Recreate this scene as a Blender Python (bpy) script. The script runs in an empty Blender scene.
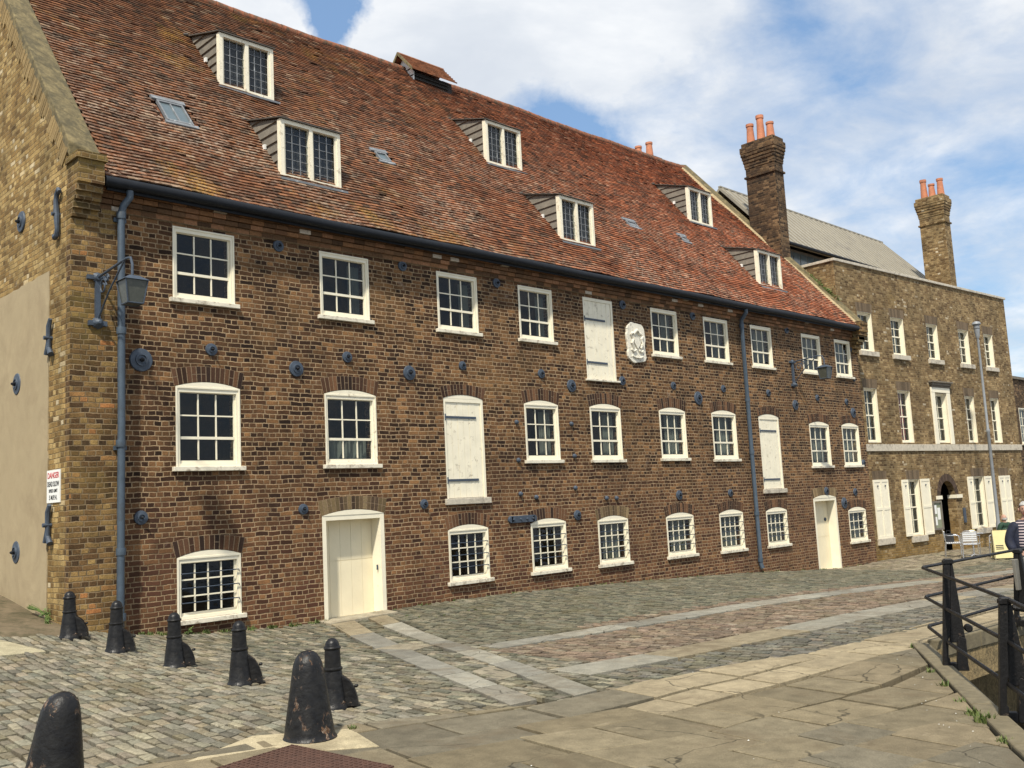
import bpy, math, random
import numpy as np
from mathutils import Vector, Matrix
from mathutils.geometry import tessellate_polygon
random.seed(7); rng = np.random.default_rng(11)
sc = bpy.context.scene; COL = sc.collection
R = math.radians
# ------------------------------------------------------------------ camera
cam = bpy.data.objects.new('camera', bpy.data.cameras.new('camera')); COL.objects.link(cam)
yaw, pit, rol = R(44.828), R(7.015), R(-2.929)
fw = Vector((math.sin(yaw)*math.cos(pit), math.cos(yaw)*math.cos(pit), math.sin(pit)))
rt = Vector((math.cos(yaw), -math.sin(yaw), 0)); up = rt.cross(fw)
r2 = rt*math.cos(rol)+up*math.sin(rol); u2 = -rt*math.sin(rol)+up*math.cos(rol)
M = Matrix((r2, u2, -fw)).transposed().to_4x4(); M.translation = (0, -13.8317, 1.6)
cam.matrix_world = M
cam.data.sensor_width = 36; cam.data.lens = 965/1024*36; cam.data.clip_end = 6000; cam.data.clip_start = .05
sc.camera = cam
# ------------------------------------------------------------------ light
sc.view_settings.view_transform = 'Standard'; sc.view_settings.look = 'None'
sc.view_settings.exposure = 0.86; sc.view_settings.gamma = 1
L = Vector((1.5, 1.0, -2.5)).normalized()
sd = bpy.data.lights.new('sun', 'SUN'); sun = bpy.data.objects.new('sun', sd); COL.objects.link(sun)
sd.energy = 3.1; sd.angle = R(2.6); sd.color = (1, .93, .80)
sun.rotation_euler = L.to_track_quat('-Z', 'Y').to_euler(); sun.location = (0, -20, 30)
W = bpy.data.worlds.new('World'); sc.world = W; W.use_nodes = True
nt = W.node_tree; nt.nodes.clear()
def N(nt, t, **k):
    n = nt.nodes.new(t)
    for a, b in k.items():
        if a.startswith('i_'): n.inputs[a[2:].replace('_', ' ')].default_value = b
        else: setattr(n, a, b)
    return n
def lk(nt, a, b): nt.links.new(a, b)
class NB:
    "tiny node helper"
    def __init__(s, nt): s.nt = nt
    def put(s, sock, v):
        if hasattr(v, 'is_linked') or isinstance(v, bpy.types.NodeSocket): s.nt.links.new(v, sock)
        else: sock.default_value = v
    def m(s, op, a, b=0, c=0, clamp=False):
        n = s.nt.nodes.new('ShaderNodeMath'); n.operation = op; n.use_clamp = clamp
        for i, v in enumerate((a, b, c)): s.put(n.inputs[i], v)
        return n.outputs[0]
    def vm(s, op, a, b=(0, 0, 0)):
        n = s.nt.nodes.new('ShaderNodeVectorMath'); n.operation = op
        s.put(n.inputs[0], a)
        if op == 'SCALE': s.put(n.inputs[3], b)
        else: s.put(n.inputs[1], b)
        return n.outputs['Value'] if op in ('DOT_PRODUCT', 'LENGTH') else n.outputs[0]
    def noise(s, v, sc=5, det=3, rough=.55, dist=0, out=0):
        n = s.nt.nodes.new('ShaderNodeTexNoise'); n.inputs['Scale'].default_value = sc
        n.inputs['Detail'].default_value = det; n.inputs['Roughness'].default_value = rough
        n.inputs['Distortion'].default_value = dist
        if v is not None: s.put(n.inputs['Vector'], v)
        return n.outputs[out]
    def vor(s, v, sc=5, feat='F1', out=0, rnd=1):
        n = s.nt.nodes.new('ShaderNodeTexVoronoi'); n.feature = feat; n.inputs['Scale'].default_value = sc
        n.inputs['Randomness'].default_value = rnd
        s.put(n.inputs['Vector'], v); return n.outputs[out]
    def ramp(s, f, stops, interp='LINEAR'):
        n = s.nt.nodes.new('ShaderNodeValToRGB'); s.put(n.inputs[0], f); cr = n.color_ramp; cr.interpolation = interp
        while len(cr.elements) < len(stops): cr.elements.new(.5)
        for e, (p, c) in zip(cr.elements, stops):
            e.position = p; e.color = (c, c, c, 1) if not hasattr(c, '__len__') else (*c[:3], 1)
        return n.outputs[0]
    def mix(s, f, a, b, mode='MIX'):
        n = s.nt.nodes.new('ShaderNodeMix'); n.data_type = 'RGBA'; n.blend_type = mode
        s.put(n.inputs[0], f)
        for i, v in ((6, a), (7, b)):
            if isinstance(v, tuple) and len(v) == 3: v = (*v, 1)
            s.put(n.inputs[i], v)
        return n.outputs[2]
    def sep(s, v):
        n = s.nt.nodes.new('ShaderNodeSeparateXYZ'); s.put(n.inputs[0], v); return n.outputs
    def comb(s, x, y, z=0):
        n = s.nt.nodes.new('ShaderNodeCombineXYZ')
        for i, v in enumerate((x, y, z)): s.put(n.inputs[i], v)
        return n.outputs[0]
    def wn(s, v, out='Value'):
        n = s.nt.nodes.new('ShaderNodeTexWhiteNoise'); n.noise_dimensions = '3D'; s.put(n.inputs['Vector'], v)
        return n.outputs[out]
    def bump(s, h, st=.5, d=.01):
        n = s.nt.nodes.new('ShaderNodeBump'); n.inputs['Strength'].default_value = st; n.inputs['Distance'].default_value = d
        s.put(n.inputs['Height'], h); return n.outputs[0]
    def mapr(s, f, a, b, c=0, d=1):
        n = s.nt.nodes.new('ShaderNodeMapRange'); s.put(n.inputs[0], f)
        for i, v in enumerate((a, b, c, d)): n.inputs[i+1].default_value = v
        return n.outputs[0]
b = NB(nt)
sky = N(nt, 'ShaderNodeTexSky', sky_type='NISHITA', sun_disc=False)
sky.sun_elevation = math.asin(-L.z); sky.sun_rotation = math.atan2(-L.x, -L.y) % (2*math.pi)
sky.air_density = 1.0; sky.dust_density = 1.2; sky.ozone_density = 1.5
tc = nt.nodes.new('ShaderNodeTexCoord'); dvec = b.vm('NORMALIZE', tc.outputs['Generated'])
X_, Y_, Z_ = b.sep(dvec)
zz = b.m('ADD', b.m('MAXIMUM', Z_, 0), .22)
pl = b.comb(b.m('DIVIDE', X_, zz), b.m('DIVIDE', Y_, zz), 0)
n1 = b.noise(pl, 1.15, 8, .58, .35)
n2 = b.noise(b.vm('ADD', pl, (7.3, 2.1, 0)), 3.2, 6, .6, .2)
cov = b.m('ADD', b.m('MULTIPLY', n1, .7), b.m('MULTIPLY', n2, .3))
wrp = b.vm('SCALE', b.vm('SUBTRACT', b.noise(b.vm('ADD', dvec, (4, 1, 2)), 9, 6, .65, out=1), (.5, .5, .5)), .075)
dwp = b.vm('NORMALIZE', b.vm('ADD', dvec, wrp))
def blob(d, w, amp):
    dt = b.vm('DOT_PRODUCT', dwp, Vector(d).normalized()[:])
    return b.m('MULTIPLY', b.m('EXPONENT', b.m('DIVIDE', b.m('SUBTRACT', dt, 1), w)), amp)
CLOUD_BLOBS = [((.508, .719, .476), .0004, -.30), ((.508, .730, .458), .0002, -.24), ((.49, .72, .49), .0006, -.14), ((.445, .77, .455), .0012, .24), ((.56, .69, .45), .004, .24),
    ((.680, .622, .388), .0005, -.16), ((.705, .608, .362), .0007, -.26), ((.735, .590, .338), .0007, -.24), ((.80, .415, .435), .0007, -.14), ((.835, .39, .385), .0009, -.09),
    ((.63, .62, .45), .012, .12), ((.73, .54, .42), .005, .10), ((.935, .33, .15), .004, -.08), ((.90, .30, .30), .006, .0)]
for d, w, a in CLOUD_BLOBS: cov = b.m('ADD', cov, blob(d, w, a))
cm = b.mapr(b.m('ADD', cov, b.m('MULTIPLY', b.m('SUBTRACT', b.noise(b.vm('ADD', pl, (1, 5, 0)), 5.5, 7, .62, .5), .5), .30)), .335, .56)
shade = b.noise(b.vm('ADD', pl, (3.1, 9.2, 0)), 2.0, 6, .6, .3)
ccol = b.ramp(b.m('ADD', b.m('MULTIPLY', shade, .6), b.m('MULTIPLY', n1, .4)), [(.34, (4.9, 5.3, 5.9)), (.48, (6.0, 6.3, 6.7)), (.62, (8.3, 8.3, 8.2))])
skyc = b.mix(.4, b.mix(1, sky.outputs[0], (1.0, 1.15, 1.15), 'MULTIPLY'), (2.7, 4.2, 6.9))
skym = b.mix(b.m('MULTIPLY', cm, .93), skyc, ccol)
bg = nt.nodes.new('ShaderNodeBackground'); lk(nt, skym, bg.inputs[0]); bg.inputs[1].default_value = .074
wo = nt.nodes.new('ShaderNodeOutputWorld'); lk(nt, bg.outputs[0], wo.inputs[0])
# ------------------------------------------------------------------ materials
def mat(name):
    m = bpy.data.materials.new(name); m.use_nodes = True; t = m.node_tree; t.nodes.clear()
    o = t.nodes.new('ShaderNodeOutputMaterial'); p = t.nodes.new('ShaderNodeBsdfPrincipled'); t.links.new(p.outputs[0], o.inputs[0])
    g = t.nodes.new('ShaderNodeNewGeometry')
    return m, NB(t), p, g
def simple(name, c, rough=.6, metal=0, var=.12, sc=6, bump=.15, bs=40, spec=.5, grime=None, gs=3, gt=(.55, .7), c2=None):
    m, q, p, g = mat(name); P = g.outputs['Position']
    n = q.noise(P, sc, 5); col = q.mix(q.mapr(n, .3, .7), tuple(x*(1-var) for x in c), tuple(min(1, x*(1+var)) for x in (c2 or c)))
    if grime:
        col = q.mix(q.mapr(q.noise(P, gs, 8, .7, .4), *gt), col, grime)
    q.put(p.inputs['Base Color'], col)
    q.put(p.inputs['Roughness'], q.m('ADD', q.m('MULTIPLY', q.noise(P, sc*3, 3), .25), rough-.12, clamp=True))
    p.inputs['Metallic'].default_value = metal; p.inputs['Specular IOR Level'].default_value = spec
    if bump: q.put(p.inputs['Normal'], q.bump(q.noise(P, bs, 4), bump, .01))
    return m
def brick(name, stops, mortar, dark=None, stains=(), bump=.7, mw=.0075, wob=.008, zgrad=None, flem=False, contrast=1, ramp_y=None):
    m, q, p, g = mat(name); P = g.outputs['Position']; n = q.sep(g.outputs['Normal'])
    wv = q.vm('SCALE', q.vm('SUBTRACT', q.noise(P, 3.0, 3, out=1), (.5, .5, .5)), wob*6)
    wv2 = q.vm('SCALE', q.vm('SUBTRACT', q.noise(P, 22, 2, out=1), (.5, .5, .5)), wob*1.6)
    PX, PY, PZ = q.sep(q.vm('ADD', q.vm('ADD', P, wv), wv2))
    isx = q.m('GREATER_THAN', q.m('ABSOLUTE', n[0]), q.m('ABSOLUTE', n[1]))
    u = q.m('ADD', q.m('MULTIPLY', isx, PY), q.m('MULTIPLY', q.m('SUBTRACT', 1, isx), PX))
    u = q.m('ADD', u, 100)
    zc = q.m('DIVIDE', q.m('ADD', PZ, 30), .075); c = q.m('FLOOR', zc); fz = q.m('MULTIPLY', q.m('FRACT', zc), .075)
    odd = q.m('MODULO', c, 2)
    rowr = q.wn(q.comb(c, 3.3, isx)); 
    w = q.m('ADD', q.m('MULTIPLY', odd, .112), .112)
    off = q.m('ADD', q.m('MULTIPLY', odd, .056), q.m('MULTIPLY', rowr, .045))
    # now and then a header course is laid as stretchers
    uu = q.m('DIVIDE', q.m('ADD', u, off), w); cell = q.m('FLOOR', uu); fu = q.m('MULTIPLY', q.m('FRACT', uu), w)
    eu = q.m('MINIMUM', fu, q.m('SUBTRACT', w, fu)); ez = q.m('MINIMUM', fz, q.m('SUBTRACT', .075, fz))
    e = q.m('MINIMUM', eu, q.m('MULTIPLY', ez, 1.0))
    rnd = q.wn(q.comb(cell, c, isx)); rnd2 = q.wn(q.comb(cell, c, q.m('ADD', isx, 7)))
    en = q.m('ADD', e, q.m('MULTIPLY', q.m('SUBTRACT', q.noise(P, 60, 2), .5), .006))
    mk = q.mapr(en, mw-.0028, mw+.0028)
    col = q.ramp(rnd, stops)
    col = q.mix(1, col, q.ramp(q.noise(P, 48, 4, .65), [(.3, .55), (.7, 1.35)]), 'MULTIPLY'); col = q.mix(1, col, q.ramp(q.noise(P, 1.6, 6, .65), [(.34, .52), (.5, .95), (.66, 1.34)]), 'MULTIPLY')
    mcol = q.mix(q.mapr(q.noise(P, 5, 6, .7), .38, .62), tuple(x*.5 for x in mortar), mortar)
    for (sc_, lo, hi, c_, amt, off_, onm) in stains:
        f = q.m('MULTIPLY', q.mapr(q.noise(q.vm('ADD', P, off_), sc_, 6, .62, .3), lo, hi), amt)
        col = q.mix(q.m('MULTIPLY', f, q.mapr(rnd2, 0, 1, .35, 1)), col, c_)
        if onm: mcol = q.mix(q.m('MULTIPLY', f, onm), mcol, c_)
    if zgrad:
        for (z0, z1, c_, amt) in zgrad:
            f = q.m('MULTIPLY', q.mapr(q.m('ADD', PZ, q.m('MULTIPLY', q.m('SUBTRACT', q.noise(P, 1.2, 4), .5), 2.2)), z0, z1), amt)
            col = q.mix(q.m('MULTIPLY', f, q.mapr(rnd2, 0, 1, .3, 1)), col, c_)
    q.put(p.inputs['Base Color'], q.mix(mk, mcol, col))
    p.inputs['Roughness'].default_value = .92; p.inputs['Specular IOR Level'].default_value = .2
    h = q.m('ADD', q.m('MULTIPLY', mk, q.m('ADD', .55, q.m('MULTIPLY', rnd2, .45))), q.m('MULTIPLY', q.noise(P, 90, 3), .35))
    q.put(p.inputs['Normal'], q.bump(h, bump, .012))
    return m
MB_ = {}
MB_['front'] = brick('brown_brick', [(0, (.028, .016, .010)), (.16, (.045, .023, .013)), (.5, (.112, .055, .026)), (.86, (.185, .096, .042)), (1, (.28, .145, .06))],
    (.41, .29, .17), stains=[(.5, .47, .66, (.022, .014, .010), .72, (0, 0, 0), .5), (.9, .56, .70, (.22, .125, .05), .5, (9, 4, 2), .2), (2.3, .66, .74, (.34, .26, .20), .5, (3, 8, 5), .3)],
    zgrad=[(2.6, .3, (.155, .064, .038), .5)])
MB_['gable'] = brick('yellow_stock_brick', [(0, (.14, .085, .032)), (.3, (.25, .155, .055)), (.65, (.35, .235, .09)), (.93, (.42, .30, .13)), (1, (.52, .43, .28))],
    (.27, .20, .10), stains=[(.6, .52, .7, (.17, .115, .04), .6, (5, 1, 0), .5), (2.6, .64, .74, (.55, .48, .38), .5, (1, 1, 7), .3), (1.1, .6, .75, (.12, .075, .035), .6, (8, 2, 3), .3)], mw=.006, bump=.9)
MB_['pilaster'] = brick('mixed_stock_brick', [(0, (.045, .028, .015)), (.25, (.10, .056, .024)), (.6, (.185, .108, .042)), (.93, (.27, .175, .065)), (1, (.33, .14, .05))],
    (.27, .195, .11), stains=[(.8, .5, .68, (.22, .16, .045), .6, (2, 0, 0), .4), (1.3, .58, .7, (.04, .028, .018), .6, (4, 4, 1), .4)], mw=.007)
MB_['house'] = brick('london_stock_brick', [(0, (.11, .065, .030)), (.35, (.19, .122, .055)), (.7, (.27, .185, .088)), (.97, (.33, .235, .12)), (1, (.45, .38, .27))],
    (.26, .20, .115), stains=[(.6, .55, .7, (.10, .062, .035), .5, (5, 1, 0), .3), (.8, .58, .7, (.26, .17, .06), .5, (2, 5, 3), .3)], zgrad=[(.4, -.6, (.34, .20, .04), .5)], mw=.006)
MB_['chimney'] = brick('sooty_chimney_brick', [(0, (.03, .02, .013)), (.4, (.085, .05, .028)), (.75, (.15, .09, .045)), (1, (.22, .14, .075))],
    (.18, .13, .08), stains=[(1.0, .45, .62, (.03, .022, .017), .85, (5, 1, 0), .7)], mw=.006)
MB_['pit'] = brick('quay_wall_brick', [(0, (.12, .08, .035)), (.5, (.2, .14, .06)), (1, (.26, .19, .09))], (.2, .15, .08), stains=[(.8, .5, .68, (.09, .08, .04), .6, (2, 0, 0), .6)])
def attrmat(name, rough=.9, noise=(20, .75, 1.25), bump=.5, bs=60, spec=.25, extra=None):
    m, q, p, g = mat(name); P = g.outputs['Position']
    a = q.nt.nodes.new('ShaderNodeAttribute'); a.attribute_name = 'col'
    col = q.mix(1, a.outputs['Color'], q.ramp(q.noise(P, noise[0], 5, .6), [(.3, noise[1]), (.7, noise[2])]), 'MULTIPLY')
    if extra: col = extra(q, P, col)
    q.put(p.inputs['Base Color'], col); p.inputs['Roughness'].default_value = rough; p.inputs['Specular IOR Level'].default_value = spec
    q.put(p.inputs['Normal'], q.bump(q.noise(P, bs, 5, .65), bump, .01))
    return m
def ex_tile(q, P, col):
    # lichen bloom, moss and soot patches on the tiles
    Pp = q.vm('MULTIPLY', P, (1, 1.4, 1.4))
    f = q.m('MULTIPLY', q.mapr(q.noise(q.vm('MULTIPLY', P, (.3, 1, 1)), 34, 4, .7), .50, .62), q.mapr(q.noise(Pp, .45, 5, .6), .36, .60, .12, .95))
    x, y, z = q.sep(P)
    col = q.mix(q.m('MULTIPLY', f, q.mapr(z, 11.8, 8.2, .15, .95)), col, (.47, .37, .28))
    g = q.m('MULTIPLY', q.mapr(q.noise(P, .8, 5, .65), .56, .68), q.mapr(q.noise(P, 30, 3), .4, .6))
    gx = q.m('MULTIPLY', g, q.mapr(x, 17, 8))
    return q.mix(q.m('MULTIPLY', gx, .75), col, (.42, .24, .05))
M_TILE = attrmat('clay_roof_tile', .9, (14, .75, 1.25), .6, 70, .15, ex_tile)
def ex_sett(q, P, col):
    col = q.mix(q.m('MULTIPLY', q.mapr(q.noise(P, .9, 6, .65), .54, .68), .5), col, (.10, .085, .045))
    return q.mix(q.m('MULTIPLY', q.mapr(q.noise(P, 1.7, 6, .7), .6, .7), .6), col, (.36, .32, .24))
M_SETT = attrmat('granite_setts', .9, (35, .7, 1.3), .6, 50, .12, ex_sett)
def ex_flag(q, P, col):
    cr = q.vor(q.vm('ADD', P, q.vm('SCALE', q.noise(P, 2.2, 4, .5, out=1), .35)), .9, 'DISTANCE_TO_EDGE')
    ck = q.m('MULTIPLY', q.mapr(cr, .008, .003), q.mapr(q.noise(P, .8, 2), .50, .56))
    col = q.mix(1, col, q.ramp(q.noise(P, 120, 3, .7), [(.35, .72), (.65, 1.22)]), 'MULTIPLY')
    col = q.mix(q.m('MULTIPLY', q.mapr(q.noise(P, 1.1, 8, .7, .5), .52, .66), .6), col, (.12, .09, .055))
    col = q.mix(q.m('MULTIPLY', q.mapr(q.noise(q.vm('ADD', P, (4, 4, 0)), 2.3, 8, .7, .8), .60, .72), .5), col, (.36, .30, .20))
    col = q.mix(q.m('MULTIPLY', ck, .8), col, (.035, .03, .02))
    return q.mix(q.m('MULTIPLY', q.mapr(q.noise(q.vm('ADD', P, (9, 4, 0)), 14, 5, .7, .8), .62, .70), .6), col, (.05, .042, .03))
M_FLAG = attrmat('york_stone_flags', .9, (6, .78, 1.22), .7, 30, .2, ex_flag)
M_VOUS = attrmat('voussoir_brick', .92, (40, .75, 1.2), .5)
M_WHITE = simple('cream_white_paint', (.80, .74, .575), .5, var=.05, sc=4, bump=.12, bs=30, grime=(.42, .34, .22), gs=6, gt=(.64, .80))
M_WHITE_OLD = simple('flaking_white_paint', (.80, .74, .575), .6, var=.06, sc=4, bump=.2, bs=30, grime=(.30, .24, .16), gs=9, gt=(.56, .72))
M_SILL = simple('weathered_sill', (.70, .65, .52), .7, var=.1, sc=7, bump=.3, bs=40, grime=(.25, .2, .14), gs=8, gt=(.5, .68))
M_STONE = simple('portland_stone', (.50, .45, .36), .85, var=.12, sc=9, bump=.4, bs=50, grime=(.22, .19, .15), gs=5, gt=(.5, .7))
M_SOOT = simple('sooty_stone', (.16, .135, .10), .9, var=.2, sc=9, bump=.5, bs=30, grime=(.06, .05, .035), gs=5, gt=(.5, .7))
M_IRON = simple('blue_grey_painted_iron', (.045, .062, .088), .55, var=.18, sc=14, bump=.3, bs=60, grime=(.03, .035, .045), gs=9)
M_PIPE = simple('slate_blue_pipe_paint', (.055, .078, .105), .45, var=.15, sc=8, bump=.15, bs=60, grime=(.05, .06, .07), gs=5)
M_BLACK = simple('black_gutter_paint', (.010, .012, .016), .55, var=.2, sc=8, bump=.1, spec=.25)
M_GREYIRON = simple('grey_lamp_post_paint', (.22, .235, .25), .5, var=.1)
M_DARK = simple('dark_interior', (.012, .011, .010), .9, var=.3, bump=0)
M_DARKWOOD = simple('dark_louvre_wood', (.03, .026, .022), .8, var=.3, bump=.4)
M_BOARD = simple('grey_weatherboard', (.17, .15, .12), .8, var=.18, sc=5, bump=.5, bs=35, grime=(.12, .11, .09), gs=7, gt=(.45, .7))
M_LEAD = simple('lead_sheet', (.16, .17, .18), .55, var=.15, bump=.3, bs=25, grime=(.45, .47, .48), gs=8)
M_CURT = simple('pale_curtain', (.17, .18, .15), .9, var=.15, bump=.2)
M_CURTR = simple('red_blind', (.35, .07, .05), .9, var=.15, bump=.2)
M_RENDER = simple('sand_render', (.37, .30, .19), .95, var=.10, sc=1.3, bump=.5, bs=90, spec=.1, grime=(.29, .23, .145), gs=1.3, gt=(.45, .7))
M_COPE = simple('mossy_coping', (.185, .145, .068), .95, var=.3, sc=9, bump=1, bs=28, grime=(.085, .07, .035), gs=5, gt=(.40, .60))
M_TERRA = simple('terracotta_pot', (.46, .18, .095), .8, var=.18, sc=6, bump=.2, grime=(.3, .13, .08), gs=5)
M_RIDGE = simple('ridge_tile_clay', (.24, .085, .04), .9, var=.3, sc=9, bump=.5, bs=40, grime=(.09, .06, .035), gs=8, gt=(.45, .6))
M_ORANGE = simple('cornice_brick', (.22, .105, .045), .9, var=.35, sc=11, bump=.6, bs=45, grime=(.10, .06, .03), gs=4, gt=(.42, .62))
M_ORB = attrmat('moulded_cornice_brick', .92, (30, .7, 1.25), .5)
M_KERB = simple('kerb_stone', (.15, .125, .075), .9, var=.3, sc=8, bump=.5, bs=40, grime=(.12, .10, .06), gs=4, gt=(.48, .66))
M_BED = simple('earth_joint_bed', (.05, .042, .028), .97, var=.3, sc=12, bump=.6, bs=60, spec=.1, grime=(.06, .07, .025), gs=3, gt=(.55, .68))
M_RAMP = simple('worn_asphalt', (.15, .118, .075), .95, var=.2, sc=6, bump=.5, bs=90, spec=.15, grime=(.08, .07, .04), gs=3, gt=(.48, .62))
M_WATER = simple('dark_water', (.006, .008, .006), .08, var=.1, bump=.4, bs=2)
M_RUST = simple('rusty_chequer_plate', (.085, .042, .028), .75, metal=.2, var=.25, sc=15, bump=.3, bs=60)
M_ALU = simple('aluminium', (.75, .76, .78), .28, metal=.9, var=.05, bump=0)
M_ALUM = simple('white_chair_slats', (.72, .74, .76), .4, metal=.3, var=.05, bump=0)
M_YEL = simple('yellow_sign_board', (.62, .54, .27), .6, var=.04, bump=.05)
M_SIGNW = simple('white_sign', (.78, .78, .74), .45, var=.03, bump=0)
M_RED = simple('red_lettering', (.45, .03, .03), .5, bump=0); M_BLK = simple('black_lettering', (.015, .015, .015), .5, bump=0)
M_SKIN = simple('skin', (.40, .235, .17), .6, var=.1, sc=20, bump=.1)
M_HAIR = simple('grey_hair', (.38, .37, .35), .8, var=.25, sc=40, bump=.6, bs=120)
M_NAVY = simple('navy_cloth', (.006, .009, .024), .8, var=.3, sc=14, bump=.5, bs=25)
M_GREENC = simple('dark_green_cloth', (.012, .04, .022), .8, var=.3, sc=14, bump=.4, bs=25)
M_TROU = simple('dark_trousers', (.02, .02, .022), .85, var=.2, bump=.3)
M_SHOE = simple('black_shoes', (.012, .011, .01), .5)
M_PANEL = simple('grey_panel', (.17, .16, .135), .7, var=.12, sc=10, bump=.2)
M_ZINC = simple('grey_standing_seam_metal', (.30, .275, .22), .55, metal=.15, var=.08, sc=1.5, bump=.1, bs=15, grime=(.22, .20, .17), gs=1.3)
def leafmat(name, c, c2):
    m, q, p, g = mat(name); oi = q.noise(g.outputs['Position'], 25, 2)
    q.put(p.inputs['Base Color'], q.mix(q.mapr(oi, .35, .65), c, c2)); p.inputs['Roughness'].default_value = .7
    return m
M_LEAF = leafmat('weed_leaves', (.05, .10, .02), (.12, .17, .035)); M_GRASS = leafmat('grass_blades', (.06, .10, .02), (.13, .16, .04))
def m_glass():
    m = bpy.data.materials.new('window_glass'); m.use_nodes = True; t = m.node_tree; t.nodes.clear(); q = NB(t)
    o = t.nodes.new('ShaderNodeOutputMaterial'); mx = t.nodes.new('ShaderNodeMixShader'); tr = t.nodes.new('ShaderNodeBsdfTransparent'); gl = t.nodes.new('ShaderNodeBsdfGlossy')
    gg = t.nodes.new('ShaderNodeNewGeometry')
    cs = q.m('ABSOLUTE', q.vm('DOT_PRODUCT', gg.outputs['True Normal'], gg.outputs['Incoming']))
    frs = q.m('ADD', .045, q.m('MULTIPLY', q.m('POWER', q.m('SUBTRACT', 1, cs, clamp=True), 5), .9), clamp=True); tr.inputs[0].default_value = (.72, .76, .76, 1)
    gl.inputs['Roughness'].default_value = .03; gl.inputs['Color'].default_value = (.66, .68, .70, 1)
    g = t.nodes.new('ShaderNodeNewGeometry'); nb = q.bump(q.noise(g.outputs['Position'], 3.5, 2), .35, .02)
    t.links.new(nb, gl.inputs['Normal'])
    t.links.new(frs, mx.inputs[0]); t.links.new(tr.outputs[0], mx.inputs[1]); t.links.new(gl.outputs[0], mx.inputs[2]); t.links.new(mx.outputs[0], o.inputs[0])
    return m
M_GLASS = m_glass()
M_LGLASS = simple('dusty_lantern_glass', (.065, .068, .054), .35, var=.12, sc=20, bump=.1, grime=(.10, .10, .08), gs=12)
def m_bollard(name, chips):
    m, q, p, g = mat(name); t = q.nt.nodes.new('ShaderNodeTexCoord'); P = t.outputs['Object']
    x, y, z = q.sep(P)
    f = q.mapr(q.noise(q.vm('MULTIPLY', P, (1, 1, .6)), 15, 8, .74, .6), .615-.065*chips, .64-.065*chips)
    f = q.m('MULTIPLY', f, q.mapr(q.noise(P, 3.1, 3), .42, .56))
    rust = q.ramp(q.noise(P, 40, 4), [(.3, (.07, .035, .018)), (.5, (.16, .09, .05)), (.68, (.33, .27, .21))])
    base = q.mix(q.mapr(q.noise(P, 14, 5), .35, .65), (.006, .006, .007), (.015, .0145, .014)); p.inputs['Specular IOR Level'].default_value = .3
    q.put(p.inputs['Base Color'], q.mix(f, base, rust)); q.put(p.inputs['Roughness'], q.mapr(q.noise(P, 12, 4), .3, .7, .28, .55))
    q.put(p.inputs['Normal'], q.bump(q.m('SUBTRACT', q.noise(P, 30, 5), q.m('MULTIPLY', f, .5)), .5, .01))
    return m
M_BOLL = m_bollard('chipped_black_paint', .8); M_BOLS = m_bollard('black_bollard_paint', -.1)
M_RAIL = simple('black_railing_paint', (.007, .0065, .0065), .5, var=.3, sc=20, bump=.35, bs=50, spec=.3, grime=(.10, .07, .05), gs=18, gt=(.6, .72))
def m_stripe():
    m, q, p, g = mat('striped_knit'); t = q.nt.nodes.new('ShaderNodeTexCoord'); z = q.sep(t.outputs['Object'])[2]
    f = q.m('LESS_THAN', q.m('FRACT', q.m('DIVIDE', z, .045)), .38)
    q.put(p.inputs['Base Color'], q.mix(f, (.02, .018, .035), (.50, .42, .42))); p.inputs['Roughness'].default_value = .9
    return m
M_STRIPE = m_stripe()
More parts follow.
